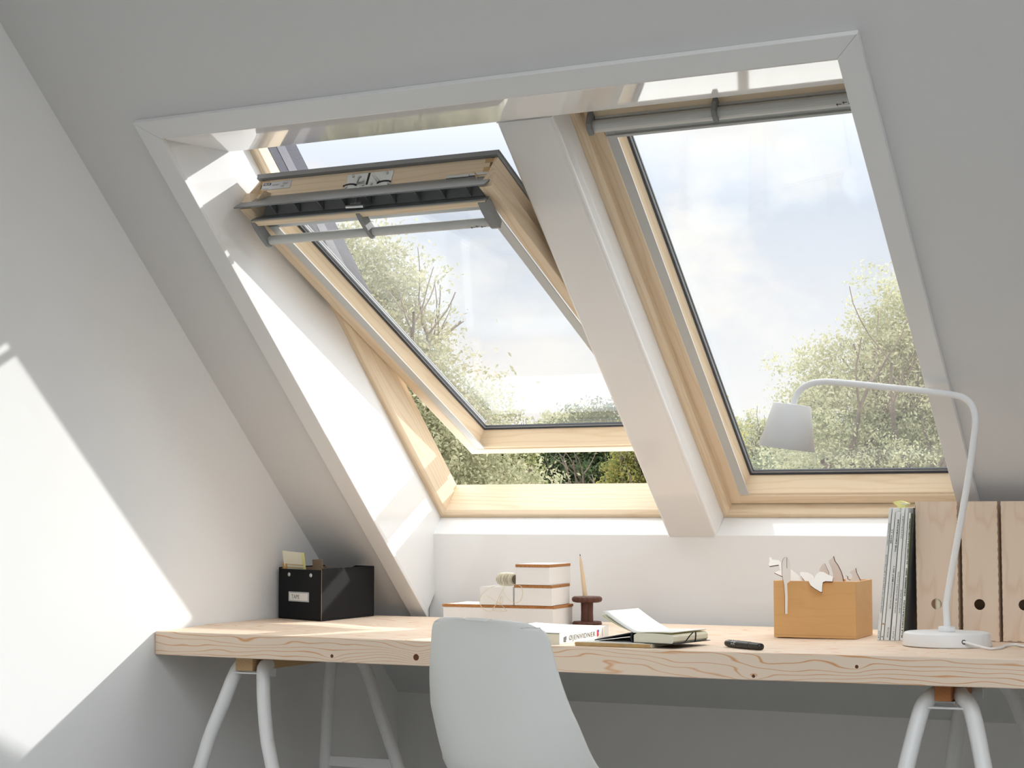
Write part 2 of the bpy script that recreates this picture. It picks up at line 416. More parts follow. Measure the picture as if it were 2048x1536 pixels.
    for (u0, u1, v0, v1) in ((.012, .0215, .0, 1.272), (SW-.0215, SW-.012, .0, 1.272), (.0215, SW-.0215, 1.256, 1.272)):
        cl.box(u0, u1, v0, v1, -.105, -.0955)
    for (u0, u1, v0, v1) in ((.010, .0225, .0, 1.272), (SW-.0225, SW-.010, .0, 1.272), (.0225, SW-.0225, 1.200, 1.272)):
        cl.box(u0, u1, v0, v1, -.108, -.1052)
    cl.build('outer_cladding', MAT['clad'], sash)
    # rubber seal along the stile rebate
    sl_ = MB()
    for u0 in (.0105, SW-.0138): sl_.box(u0, u0+.0033, .03, 1.25, -.052, -.0455)
    sl_.build('rebate_seal', MAT['gasket'], sash)
    # ventilation channel along the top
    ch = MB()
    fl = [(1.2635, -.047), (1.288, -.014), (1.3035, .007), (1.3015, .0095), (1.285, -.0115), (1.2600, -.0445)]
    ch.prism([(-.003, v, d) for v, d in fl], [(SW-.008, v, d) for v, d in fl])
    wd_ = [(1.2365, -.0095), (1.2385, -.0095), (1.2610, -.0400), (1.2632, -.0457), (1.2365, -.0457)]
    ch.prism([(.0335, v, d) for v, d in wd_], [(SW-.0335, v, d) for v, d in wd_])
    for k in range(9):
        u = .075+k*(SW-.15)/8
        ch.prism([(u, 1.240, -.0098), (u, 1.2615, -.0400), (u, 1.286, -.0125)], [(u+.0025, 1.240, -.0098), (u+.0025, 1.2615, -.0400), (u+.0025, 1.286, -.0125)])
    ch.build('ventilation_channel', MAT['grey'] , sash)
    # ventilation flap: wooden strip with a grey top
    fp = MB()
    if opened:
        strip = [(1.2365, .003), (1.2580, .0165), (1.2565, .0215), (1.2400, .0215), (1.2340, .015)]
        lid = [(1.2385, -.010), (1.2605, .0165), (1.2585, .0185), (1.2365, -.006)]
        tc_ = (1.183, .024)
    else:
        strip = [(1.2400, .002), (1.2740, .002), (1.2775, .008), (1.2740, .016), (1.2450, .018), (1.2400, .012)]
        lid = [(1.2640, -.012), (1.2755, -.002), (1.2745, .0005), (1.2640, -.008)]
        tc_ = (1.243, .034)
    fp.prism([(.024, v, d) for v, d in strip], [(SW-.024, v, d) for v, d in strip])
    flap = fp.build('ventilation_flap', MAT['pine_x'], sash, bevel=.0015)
    ld = MB(); ld.prism([(.022, v, d) for v, d in lid], [(SW-.022, v, d) for v, d in lid]); ld.build('flap_seal', MAT['grey'], sash)
    # blind cassette strip under the flap
    cas = MB()
    if opened: cas.box(.036, SW-.036, 1.196, 1.2105, -.010, -.002); cas.box(.036, SW-.036, 1.2105, 1.234, -.0115, -.006)
    else: cas.box(.036, SW-.036, 1.189, 1.1955, -.010, .006); cas.box(.036, SW-.036, 1.1955, 1.2360, -.0115, .000); cas.box(.034, SW-.034, 1.2535, 1.2580, .016, .024)
    cas.build('blind_cassette', MAT['alu'], sash, bevel=.0008)
    tb = MB()
    tr_ = .0105 if opened else .0125
    prof = [(tc_[0]+tr_*1.15*math.cos(t*math.pi/8), tc_[1]+tr_*math.sin(t*math.pi/8)) for t in range(16)]
    tb.prism([(.032, v, d) for v, d in prof], [(SW-.032, v, d) for v, d in prof])
    bar = tb.build('control_bar', MAT['alu'], sash, bevel=.001)
    if opened:
        bp = [(1.2555, .010), (1.2560, .0225), (1.236, .0300), (1.205, .036), (1.180, .0385), (1.1715, .036), (1.1725, .018), (1.186, .013), (1.207, .010), (1.2340, .0025)]
    else:
        bp = [(1.274, .004), (1.272, .030), (1.262, .049), (1.250, .0540), (1.233, .0535), (1.233, .046), (1.250, .040), (1.2365, .006), (1.2605, .001)]
    for (u0, u1) in ((.022, .0325), (SW-.0325-.010, SW-.022), (SW/2-.018-.006, SW/2-.018+.004)):
        b_ = MB(); b_.prism([(u0, v, d) for v, d in bp], [(u1, v, d) for v, d in bp]); b_.build('bar_bracket', MAT['grey'], sash, bevel=.001)
    # lettering on the control bar, right end
    tm = frame_mat((SW-.098, tc_[0]-.0045, tc_[1]+tr_*1.0+.0004), (1, 0, 0), (0, 1, 0))
    k = MB()
    for i, (dx, wd) in enumerate(((0, .012), (.014, .010), (.026, .014))):
        y0 = tc_[0]-.002+.003*(i % 2)
        k.box(SW-.094+dx, SW-.094+dx+wd, y0, y0+.0012, tc_[1]+tr_*.93, tc_[1]+tr_*1.02)
        k.box(SW-.092+dx, SW-.092+dx+.0015, y0-.003, y0+.003, tc_[1]+tr_*.93, tc_[1]+tr_*1.02)
    k.build('bar_print', MAT['ink'], sash)
    # hardware on the top end face of the sash
    yy = SH
    lb = MB(); lb.box(.027, .110, yy, yy+.0012, -.0880, -.0660); lab = lb.build('type_label', MAT['label'], sash, bevel=.0005)
    M0 = frame_mat((.0315, yy+.0014, -.0735), (1, 0, 0), (0, 0, -1))
    bb = MB(); bb.box(.0305, .0520, yy+.0011, yy+.0014, -.0855, -.0785); bb.build('label_badge', MAT['ink'], sash)
    text('VELUX', .0062, MAT['label'], sash, frame_mat((.0318, yy+.0016, -.0797), (1, 0, 0), (0, 0, -1)), 'badge_lettering', bold=.0002, width=.019)
    for (tx, ux, wz, wd, sz) in (('GGL MK06', .056, -.0808, .022, .0045), ('3070', .088, -.083, .012, .004), ('CE', .082, -.0705, .009, .0075), ('066PF1', .0310, -.0685, .018, .0028)):
        if tx in ('CE',): text('C\u0454'.replace('\u0454', 'E'), sz, MAT['greyink'], sash, frame_mat((ux, yy+.0014, wz), (1, 0, 0), (0, 0, -1)), 'label_lettering', width=wd)
    ln = MB()
    for (u0, u1, d) in ((.056, .078, -.0790), (.056, .074, -.0765), (.086, .101, -.0815), (.087, .099, -.0785), (.0305, .049, -.0685)):
        ln.box(u0, u1, yy+.0011, yy+.0014, d-.0009, d)
    ln.build('label_small_print', MAT['greyink'], sash)
    pt = MB(); pt.box(.268, .392, yy, yy+.0022, -.0865, -.0455); pl_ = pt.build('lock_plate', MAT['zinc'], sash, bevel=.006)
    pl_.modifiers['bevel'].limit_method = 'ANGLE'; pl_.modifiers['bevel'].width = .002
    sl2 = MB(); sl2.box(.3245, .3300, yy+.002, yy+.0026, -.085, -.052)
    for (cx, s) in ((.293, 1), (.362, -1)):
        for i in range(9):
            t = R(35+i*13) if s > 0 else R(145-i*13)
            a = (cx+math.cos(t)*.021*1.0 - .012*s, -.052-math.sin(t)*.010+.004)
            sl2.box(a[0]-.0025, a[0]+.0025, yy+.002, yy+.0026, a[1]-.0022, a[1]+.0022)
    sl2.build('lock_slots', MAT['black'], sash)
    sc_ = MB()
    for (u, d) in ((.284, -.080), (.376, -.080), (.272, -.050), (.387, -.050), (.317, -.053), (.340, -.053)):
        sc_.lathe([(0, .0035), (.003, .003), (.0035, 0)], (u, yy+.002, d), 12, M=Matrix.Rotation(R(-90), 4, 'X'))
    sc_.build('plate_rivets', MAT['zinc'], sash)
    for (u, s) in ((.305, 1), (.352, -1)):
        kb = MB(); kb.tube([(u-.006*s, yy+.003, -.058), (u+.002*s, yy+.012, -.066), (u+.008*s, yy+.012, -.072)], .0035, 8); kb.build('lock_lever', MAT['zinc'], sash)
    cb = MB(); cb.box(.545, SW-.008, yy-.0005, yy+.0055, -.0535, -.0465); cb.box(.540, .60, yy-.0005, yy+.0075, -.0515, -.044)
    cb.build('barrel_catch', MAT['zinc'], sash, bevel=.001)
    # pull rod between lock and flap
    if opened:
        lk = MB(); u = .306
        lk.tube([(u, 1.262, -.050), (u+.003, 1.262, -.020), (u+.004, 1.262, -.002)], .0045, 8)
        lk.box(u-.010, u+.020, 1.2605, 1.2655, -.004, .010)
        lk.tube([(u-.018, 1.264, .006), (u+.030, 1.264, .008)], .0045, 8)
        lk.build('latch_link', MAT['zinc'], sash, bevel=.001)
    for o in sash.children: pass
    return win, sash
w1, s1 = make_window(1, XL, True)
w2, s2 = make_window(2, XM2, False)
tag(w1, 'left roof window, pine sash tilted open on its centre pivot', 'window', kind='structure')
tag(w2, 'right roof window, pine sash closed', 'window', kind='structure')
exec_trees = True
# ------------------------------------------------------------------ desk
def sstep(a, b, t):
    t = max(0, min(1, (t-a)/(b-a))); return t*t*(3-2*t)
def desk_top(x, y):
    return desk_z(x) + .0058*sstep(-1.13, -.90, y)*(1-sstep(.22, .42, x))*(1-sstep(-.42, -.33, y))
d = MB(); nx, ny = 60, 22; X0, X1, Y0, Y1 = .0015, 2.72, -1.1545, -.315
vs = []; fs = []
for j in range(ny+1):
    for i in range(nx+1):
        x = X0+(X1-X0)*i/nx; y = Y0+(Y1-Y0)*j/ny
        vs.append((x, y, desk_top(x, y)))
top_n = len(vs)
for j in range(ny+1):
    for i in range(nx+1):
        x = X0+(X1-X0)*i/nx; y = Y0+(Y1-Y0)*j/ny
        vs.append((x, y, desk_z(x)-.0562))
I = lambda i, j, b=0: b*top_n+j*(nx+1)+i
for j in range(ny):
    for i in range(nx):
        fs.append((I(i, j), I(i+1, j), I(i+1, j+1), I(i, j+1))); fs.append((I(i, j, 1), I(i, j+1, 1), I(i+1, j+1, 1), I(i+1, j, 1)))
for i in range(nx):
    fs.append((I(i, 0), I(i, 0, 1), I(i+1, 0, 1), I(i+1, 0))); fs.append((I(i, ny), I(i+1, ny), I(i+1, ny, 1), I(i, ny, 1)))
for j in range(ny):
    fs.append((I(0, j), I(0, j+1), I(0, j+1, 1), I(0, j, 1))); fs.append((I(nx, j), I(nx, j, 1), I(nx, j+1, 1), I(nx, j+1)))
d.add(vs, fs)
desk = d.build('worktop', MAT['desk'], bevel=.0022, bseg=2)
tag(desk, 'long thick pale spruce desk top with orange grain along its front edge', 'desk')

# ------------------------------------------------------------------ trestles
def trestle(x, y0, y1, label, beam, beam2, legs, bars, plate, tab):
    t = empty('trestle', (x, (y0+y1)/2, 0)); tag(t, label, 'trestle', 'white steel trestles under the desk')
    ox, oy = x, (y0+y1)/2
    for pts in legs:
        p = [Vector(q)-Vector((ox, oy, 0)) for q in pts]
        s_ = (p[-1]-p[-2]); p.append(p[-1]+s_*((p[-1].z-.012)/-s_.z))
        # smooth the bend
        sm = [p[0]]
        for i in range(len(p)-1):
            for k in (1, 2, 3, 4):
                tt = k/4; a_ = p[max(i-1, 0)]; b_ = p[i]; c_ = p[i+1]; d_ = p[min(i+2, len(p)-1)]
                sm.append(.5*((2*b_)+(c_-a_)*tt+(2*a_-5*b_+4*c_-d_)*tt*tt+(3*b_-a_-3*c_+d_)*tt**3))
        m_ = MB(); m_.tube(sm, .0165, 18); leg = m_.build('leg', MAT['steel_white'], t)
        f_ = MB(); f_.lathe([(.0, 0), (.019, 0), (.019, .02), (.0, .02)], (sm[-1].x, sm[-1].y, 0), 16); f_.build('foot', MAT['grey'], leg)
    for (a_, b_, w_, h_) in bars:
        a_ = Vector(a_)-Vector((ox, oy, 0)); b_ = Vector(b_)-Vector((ox, oy, 0))
        m_ = MB(); n_ = Vector((0, 1, 0))*w_/2; u_ = Vector((0, 0, 1))*h_/2
        m_.hexa([a_-n_-u_, b_-n_-u_, b_+n_-u_, a_+n_-u_, a_-n_+u_, b_-n_+u_, b_+n_+u_, a_+n_+u_]); m_.build('cross_bar', MAT['steel_white'], t, bevel=.001)
    bx0, bx1, bz0, bz1 = beam
    m_ = MB(); m_.box(bx0-ox, bx1-ox, y0-.012-oy, y1+.03-oy, bz0, bz1); m_.build('beam', beam2, t, bevel=.0015)
    m_ = MB(); m_.box(bx0-.004-ox, bx1+.006-ox, y0+.0-oy, y0+.05-oy, bz0-.0045, bz0-.0005); m_.build('saddle_plate', MAT['zinc'], t, bevel=.0008)
    (tx, ty, tz) = tab
    m_ = MB(); m_.box(tx-.001-ox, tx+.023-ox, ty-oy, ty+.002-oy, tz-.012, tz+.012); m_.box(tx-.03-ox, tx+.023-ox, ty+.002-oy, ty+.02-oy, tz+.010, tz+.012); m_.build('bracket_tab', MAT['zinc'], t, bevel=.0025)
    return t
trestle(.224, -1.078, -.64, 'white steel trestle with a pale wooden beam at the left end of the desk',
    (.1925, .2420, .6430, .6770), MAT['beam'],
    [[(.1950, -1.05, .6575), (.1895, -1.07, .650), (.1780, -1.08, .622), (.1640, -1.095, .570), (.1426, -1.12, .4886), (.1331, -1.145, .4157)],
     [(.2600, -1.05, .6575), (.2640, -1.075, .650), (.2690, -1.083, .615), (.2800, -1.095, .565), (.3070, -1.12, .490), (.3402, -1.145, .4286)],
     [(.1850, -.67, .6575), (.1780, -.645, .640), (.1640, -.635, .540), (.1389, -.61, .3503)],
     [(.2570, -.67, .6575), (.2720, -.645, .640), (.2960, -.635, .575), (.3236, -.625, .4863), (.3633, -.61, .3644)]],
    [((.187, -1.078, .6385), (.266, -1.078, .6385), .03, .004), ((.143, -.612, .371), (.352, -.612, .373), .012, .026)], None, (.2150, -.985, .634))
trestle(1.893, -1.085, -.66, 'white steel trestle with a reddish wooden beam at the right end of the desk',
    (1.8740, 1.9060, .6490, .6800), MAT['beamred'],
    [[(1.874, -1.05, .6625), (1.8635, -1.07, .656), (1.8492, -1.08, .640), (1.8395, -1.09, .6094), (1.8242, -1.13, .5197), (1.815, -1.15, .45)],
     [(1.912, -1.05, .6625), (1.9225, -1.07, .656), (1.9375, -1.08, .643), (1.9495, -1.09, .6149), (1.9750, -1.13, .5305), (1.988, -1.15, .47)],
     [(1.8500, -.68, .6625), (1.8380, -.665, .643), (1.8239, -.66, .5964), (1.7959, -.64, .4578)],
     [(1.9140, -.68, .6625), (1.9250, -.665, .643), (1.9390, -.66, .620), (1.9711, -.65, .5297)]],
    [((1.860, -1.08, .6350), (1.930, -1.08, .6360), .03, .004), ((1.795, -.645, .43), (1.995, -.645, .43), .012, .026)], None, (1.9095, -.93, .6530))

# ------------------------------------------------------------------ chair
def make_chair():
    cx, cy = 1.134, -1.62; phi = R(22.3)
    t = empty('shell_chair', (cx, cy, 0), -phi)       # local +Y is the way the chair faces
    tag(t, 'pale grey moulded plastic shell chair seen from behind, pushed up to the desk', 'chair')
    # centre line (g, z), half width, edge curl along the inward normal
    S_ = [(-.004, .8165, .085, .012), (-.003, .8155, .120, .016), (-.002, .8120, .142, .020), (-.001, .8040, .158, .023), (0, .790, .170, .026), (0, .755, .180, .031), (0, .707, .193, .038), (.001, .66, .206, .049), (.002, .631, .2150, .058), (.004, .58, .2230, .078), (.010, .529, .2280, .100),
          (.030, .482, .231, .105), (.068, .453, .232, .085), (.12, .441, .231, .062), (.19, .436, .229, .045), (.26, .437, .222, .033), (.33, .441, .205, .022), (.38, .438, .18, .012), (.41, .425, .14, .004)]
    # densify with catmull-rom
    P = []
    for i in range(len(S_)-1):
        for k in range(4):
            tt = k/4; q = []
            for c_ in range(4):
                a0 = S_[max(i-1, 0)][c_]; b0 = S_[i][c_]; c0 = S_[i+1][c_]; d0 = S_[min(i+2, len(S_)-1)][c_]
                q.append(.5*((2*b0)+(c0-a0)*tt+(2*a0-5*b0+4*c0-d0)*tt*tt+(3*b0-a0-3*c0+d0)*tt**3))
            P.append(q)
    P.append(list(S_[-1])); na = 28; vs = []; fs = []
    for i, (g, z, w_, e) in enumerate(P):
        a0 = P[max(i-1, 0)]; b0 = P[min(i+1, len(P)-1)]
        tg = Vector((b0[0]-a0[0], b0[1]-a0[1])).normalized(); nn = Vector((-tg.y, tg.x))
        if i < 8: nn = Vector((1, 0))
        if nn.x < 0 and nn.y < 0: nn = -nn
        if nn.y < -.05: nn = -nn
        blend = sstep(.60, .47, z) if g < .1 else 1
        nn = Vector((1, 0)).lerp(nn, blend).normalized()
        for k in range(na+1):
            a_ = -1+2*k/na; sx = math.sin(a_*math.pi/2*.92)/math.sin(math.pi/2*.92)
            off = e*abs(sx)**2.6
            droop = 0
            vs.append((sx*w_, g+nn.x*off, z+nn.y*off-(.0035*sx*sx if i < 12 else 0)))
    for i in range(len(P)-1):
        for k in range(na): fs.append((i*(na+1)+k, i*(na+1)+k+1, (i+1)*(na+1)+k+1, (i+1)*(na+1)+k))
    m_ = MB(); m_.add(vs, fs, 0, True)
    sh = m_.build('seat_shell', MAT['chair'], t)
    so_ = sh.modifiers.new('solid', 'SOLIDIFY'); so_.thickness = .0065; so_.offset = 0
    bv = sh.modifiers.new('bevel', 'BEVEL'); bv.width = .0022; bv.segments = 3; bv.limit_method = 'ANGLE'; bv.angle_limit = R(50)
    for (sx, sy) in ((-1, 1), (1, 1), (-1, -1), (1, -1)):
        m_ = MB(); m_.tube([(sx*.115, .17+sy*.10, .425), (sx*.185, .17+sy*.185, .006)], [.016, .010], 14); m_.build('leg', MAT['beam'], t)
    m_ = MB()
    for (p, q) in (((-.12, .07, .415), (.12, .27, .415)), ((.12, .07, .415), (-.12, .27, .415)), ((-.14, .03, .26), (.14, .31, .33)), ((.14, .03, .26), (-.14, .31, .33))): m_.tube([p, q], .005, 8)
    m_.build('leg_brace', MAT['darkgrey'], t)
    return t
make_chair()

# ------------------------------------------------------------------ black storage box and what sticks out of it
def quadbox(FL, FR, BR):   # horizontal parallelogram helper -> (origin, xdir, ydir, w, d)
    FL, FR, BR = Vector(FL), Vector(FR), Vector(BR)
    return FL, (FR-FL), (BR-FR)
FLb = Vector((.0140, -.6500, .7412)); FRb = Vector((.198, -.7247, .7412)); BRb = Vector((.1865, -.4450, .7412))
ang = math.atan2((FRb-FLb).y, (FRb-FLb).x)
bw = (FRb-FLb).length
# rectangle: width along FL-FR, depth = 0.335 backwards
bx = empty('storage_box', FRb, ang)
tag(bx, 'open black cardboard storage box with a white label, at the left of the desk', 'storage box')
dx_dir = (BRb-FRb); lx = dx_dir.x*math.cos(-ang)-dx_dir.y*math.sin(-ang); ly = dx_dir.x*math.sin(-ang)+dx_dir.y*math.cos(-ang)
hb = .1355; tk = .003
def skew(x, y, z): return (x+lx*(y/ly), y, z)
def sbox(mb, x0, x1, y0, y1, z0, z1, mi=0):
    mb.hexa([skew(x0, y0, z0), skew(x1, y0, z0), skew(x1, y1, z0), skew(x0, y1, z0), skew(x0, y0, z1), skew(x1, y0, z1), skew(x1, y1, z1), skew(x0, y1, z1)], mi)
m_ = MB(); sbox(m_, -bw, 0, 0, ly, 0, tk)
sbox(m_, -bw, -bw+tk, 0, ly, tk, hb); sbox(m_, -bw+tk, 0, ly-tk, ly, tk, hb); sbox(m_, -bw+tk, 0, 0, tk, tk, hb-.004); sbox(m_, -tk, 0, tk, ly-tk, tk, hb)
m_.build('box_body', MAT['blackboard'], bx, bevel=.0012)
m_ = MB(); sbox(m_, -bw+tk, -bw+tk+.001, tk, ly-tk, tk, hb-.003); sbox(m_, -bw+tk+.001, -tk, ly-tk-.001, ly-tk, tk, hb-.008); m_.build('inner_lining', MAT['cardbrown'], bx)
m_ = MB(); sbox(m_, -.0004, .0004, -.0004, .0008, .002, hb-.002); m_.build('raw_edge', MAT['cardbrown'], bx)
for u in (.0556, .1562*1.0):
    m_ = MB(); m_.lathe([(0, .0022), (.0045, .0018), (.0055, 0)], (-bw+u-.006, -.0002, .1170), 18, M=Matrix.Rotation(R(90), 4, 'X')); m_.build('rivet', MAT['zinc'], bx)
m_ = MB(); m_.box(-bw+.049, -bw+.143, -.0014, -.0001, .0470, .0725); m_.build('label_frame', MAT['label'], bx, bevel=.0006)
m_ = MB(); m_.box(-bw+.054, -bw+.138, -.0018, -.0014, .0505, .0690); m_.build('label_card', MAT['paper'], bx)
text('TAPE', .015, MAT['greyink'], bx, frame_mat((-bw+.064, -.0020, .0545), (1, 0, 0), (.10, 0, 1)), 'label_lettering', width=.036)
def card(name, label, cat, pts, mat, th=.0012, extra=None, group=None):   # flat sheet from 4 world points
    o = Vector(pts[0]); n_ = (Vector(pts[1])-o).cross(Vector(pts[3])-o).normalized()*th
    m_ = MB(); m_.prism([Vector(p)-o for p in pts], [Vector(p)-o+n_ for p in pts])
    ob = m_.build(name, mat); ob.location = o; tag(ob, label, cat, group); return ob, n_
cd, nn_ = card('record_card', 'cream index card with a yellow edge sticking up out of the black box', 'card', [(.0475, -.640, .775), (.1080, -.640, .770), (.0975, -.655, .9150), (.0275, -.655, .9205)], MAT['cream'])
m_ = MB(); o = cd.location
m_.prism([Vector((.1005, -.6405, .775))-o, Vector((.1082, -.6405, .775))-o, Vector((.0980, -.6562, .9145))-o, Vector((.0895, -.6562, .9155))-o],
         [Vector((.1005, -.6413, .775))-o, Vector((.1082, -.6413, .775))-o, Vector((.0980, -.6570, .9145))-o, Vector((.0895, -.6570, .9155))-o]); m_.build('yellow_strip', MAT['yellow'], cd)
m_ = MB()
for z, x0, x1 in ((.884, .045, .094), (.8765, .045, .094)): m_.prism([Vector((x0, -.6540, z))-o, Vector((x1, -.6540, z-.002))-o, Vector((x1, -.6540, z-.0005))-o, Vector((x0, -.6540, z+.0012))-o], [Vector((x0, -.6552, z))-o, Vector((x1, -.6552, z-.002))-o, Vector((x1, -.6552, z-.0005))-o, Vector((x0, -.6552, z+.0012))-o])
m_.build('ruled_line', MAT['kraft'], cd)
card('envelope_corner', 'brown paper envelope behind the cream card in the black box', 'envelope', [(.098, -.600, .775), (.140, -.612, .775), (.1290, -.615, .8985), (.090, -.603, .8960)], MAT['cardbrown'])
card('rust_card', 'rust-brown card at the left corner of the black box', 'card', [(.026, -.615, .775), (.062, -.625, .775), (.046, -.627, .8935), (.0130, -.617, .8925)], MAT['rust'])
card('folded_card', 'small pale folded card standing in front of the rust-brown card', 'card', [(.038, -.645, .775), (.052, -.651, .775), (.0420, -.652, .8860), (.0235, -.644, .8880)], MAT['kraft'], .003)

# ------------------------------------------------------------------ cork-lidded boxes
def lidbox(name, label, FL, FR, BR, z0, h, lid=True, lidt=.0070):
    FL, FR, BR = [Vector((p[0], p[1], 0)) for p in (FL, FR, BR)]
    BL = FL+(BR-FR); o = Vector((FR.x, FR.y, z0))
    t = empty(name, o); tag(t, label, 'box', 'white boxes stacked by the twine')
    q = [p-Vector((o.x, o.y, 0)) for p in (FL, FR, BR, BL)]; cen = sum(q, Vector())/4
    def ring(k, z): return [cen+(p-cen)*k+Vector((0, 0, z)) for p in q]
    hb_ = h-(lidt if lid else 0); m_ = MB()
    if lid: m_.hexa(ring(.985, .0003)+ring(.985, hb_)); m_.build('box_body', MAT['boxwhite'], t, bevel=.0008)
    else:
        a_, b_, c_, d_ = ring(1, .0003), ring(1, hb_), ring(.94, hb_), ring(.94, .004)
        m_.add(a_+b_+c_+d_, [(3,2,1,0)]+[(i, (i+1) % 4, 4+(i+1) % 4, 4+i) for i in range(4)]+[(4+i, 4+(i+1) % 4, 8+(i+1) % 4, 8+i) for i in range(4)]+[(8+i, 8+(i+1) % 4, 12+(i+1) % 4, 12+i) for i in range(4)]+[(12,13,14,15)])
        m_.build('box_body', MAT['boxwhite'], t)
    if lid:
        m_ = MB(); m_.hexa(ring(1.0, hb_+.0002)+ring(1.0, h)); m_.build('cork_lid', MAT['cork'], t, bevel=.0009)
        m_ = MB(); m_.hexa(ring(.93, h)+ring(.93, h+.0006)); m_.build('lid_panel', MAT['boxwhite'], t)
    return t
H1 = .0519
lidbox('cork_lidded_box', 'longest white box with a cork-edged lid, at the bottom of the stack', (.4845, -.5989), (.7935, -.5785), (.7793, -.4338), .7352, H1)
lidbox('cork_lidded_box', 'middle white box with a cork-edged lid, second in the stack', (.6875, -.5915), (.7941, -.5978+.006), (.7745, -.4439), .7352+H1+.0007, H1-.0007)
lidbox('cork_lidded_box', 'topmost white box with a cork-edged lid in the stack', (.6935, -.5960), (.7900, -.5985), (.7745, -.4400), .7352+2*H1+.0007, H1-.0007)
lidbox('plain_box', 'plain white box without a lid holding up the ball of twine', (.5945, -.5985), (.6850, -.5925), (.6680, -.4500), .7352+H1+.0007, H1-.0065, lid=False)

# ------------------------------------------------------------------ twine
def twine_ball():
    c0 = Vector((.640, -.535, .7352+2*H1-.006+.0175))
    t = empty('twine_ball', c0); tag(t, 'ball of natural twine with loose ends, on the plain white box', 'twine')
    rr, hl = .0165, .0305
    m_ = MB(); prof = [(0, -hl*.86), (.009, -hl*.85), (.012, -hl*.8), (rr-.002, -hl*.4), (rr-.0015, hl*.4), (.012, hl*.8), (.009, hl*.85), (0, hl*.86)]
    Mx = Matrix.Rotation(R(90), 4, 'Y') @ Matrix.Rotation(R(0), 4, 'X')
    m_.lathe(prof, (0, 0, 0), 24, M=Mx); m_.build('core', MAT['twinedark'], t)
    rng = random.Random(4); m_ = MB()
    for k in range(46):
        tilt = R(38+rng.uniform(-7, 7)); ph = rng.uniform(-.023, .023) if k > 29 else -.0245+.049*k/29
        pts = []
        for i in range(29):
            a_ = 2*math.pi*i/28
            x = ph+math.tan(tilt)*rr*math.cos(a_)*.42
            x = max(-hl*.97, min(hl*.97, x)); r_ = rr*math.sqrt(max(.08, 1-(abs(x)/hl)**3.2))+rng.uniform(-.0003, .0006)
            pts.append((x, r_*math.cos(a_), r_*math.sin(a_)))
        m_.tube(pts, .00075, 5, cap=False)
    m_.build('windings', MAT['twine'], t)
    def loose(pts, y0, y1):
        n_ = len(pts); P = []
        for i, (x, z) in enumerate(pts):
            f_ = abs(2*i/(n_-1)-1); P.append(Vector((x, y0+(y1-y0)*(1-f_**6), z))-c0)
        sm = []
        for i in range(len(P)-1):
            for k in range(4):
                tt = k/4; a_ = P[max(i-1, 0)]; b_ = P[i]; c_ = P[i+1]; d_ = P[min(i+2, n_-1)]
                sm.append(.5*((2*b_)+(c_-a_)*tt+(2*a_-5*b_+4*c_-d_)*tt*tt+(3*b_-a_-3*c_+d_)*tt**3))
        sm.append(P[-1]); q = MB(); q.tube(sm, .00075, 6); q.build('loose_end', MAT['twine'], t)
    sh = lambda L_: [(x+.006, z+.0005) for x, z in L_]
    loose(sh([(0.6447, 0.8378), (0.6301, 0.8329), (0.6155, 0.8235), (0.6019, 0.8113), (0.5978, 0.7965), (0.602, 0.7837), (0.6135, 0.7748), (0.626, 0.7727), (0.6364, 0.7772), (0.6406, 0.7846), (0.6489, 0.7994), (0.6551, 0.8142), (0.6603, 0.8252), (0.6623, 0.8344)]), -.606, -.618)
    loose(sh([(0.6603, 0.8453), (0.6623, 0.8344), (0.6675, 0.8199), (0.6779, 0.8055), (0.6923, 0.7958), (0.7026, 0.7951), (0.7128, 0.8008), (0.719, 0.8136), (0.719, 0.8245), (0.7139, 0.8353), (0.7026, 0.8379)]), -.606, -.618)
    loose(sh([(0.6155, 0.8115), (0.6302, 0.8045), (0.6489, 0.7958), (0.6572, 0.7905), (0.6717, 0.778), (0.6737, 0.7735), (0.651, 0.7733), (0.6364, 0.7754), (0.6385, 0.7827), (0.651, 0.794), (0.6603, 0.7923), (0.6624, 0.8033), (0.6603, 0.8106), (0.6551, 0.805), (0.652, 0.7867)]), -.612, -.618)
twine_ball()

# ------------------------------------------------------------------ spool with candle
sx, sy = .8199, -.4381
sp = empty('wooden_spool', (sx, sy, .7352)); tag(sp, 'old dark wooden spool standing behind the white book', 'spool')
m_ = MB(); m_.lathe([(0, 0), (.0375, 0), (.0385, .003), (.036, .008), (.018, .009), (0, .009)], n=56); m_.build('lower_disc', MAT['walnut'], sp)
m_ = MB(); m_.lathe([(.0162, .008), (.0155, .03), (.0162, .057)], n=40); m_.build('stem', MAT['walnut'], sp)
m_ = MB(); m_.lathe([(0, .0562), (.030, .0562), (.0365, .058), (.0392, .0625), (.0385, .068), (.034, .0715), (.009, .0725), (.0085, .060), (0, .060)], n=56); m_.build('upper_disc', MAT['walnut'], sp)
m_ = MB(); cb_ = Vector((-.0035, 0, .0602)); ct = Vector((-.0190, .0, .1745))
m_.tube([cb_, cb_.lerp(ct, .5), cb_.lerp(ct, .85), ct], [.0062, .0055, .0038, .0014], 16)
cn = m_.build('candle', MAT['candle']); cn.location = (sx, sy, .7352); 
tag(cn, 'thin cream taper leaning in the top hole of the dark spool', 'candle')
m_ = MB(); m_.tube([ct, ct+Vector((-.0006, 0, .0045))], [.0013, .0009], 8); m_.build('wick', MAT['ink'], cn)

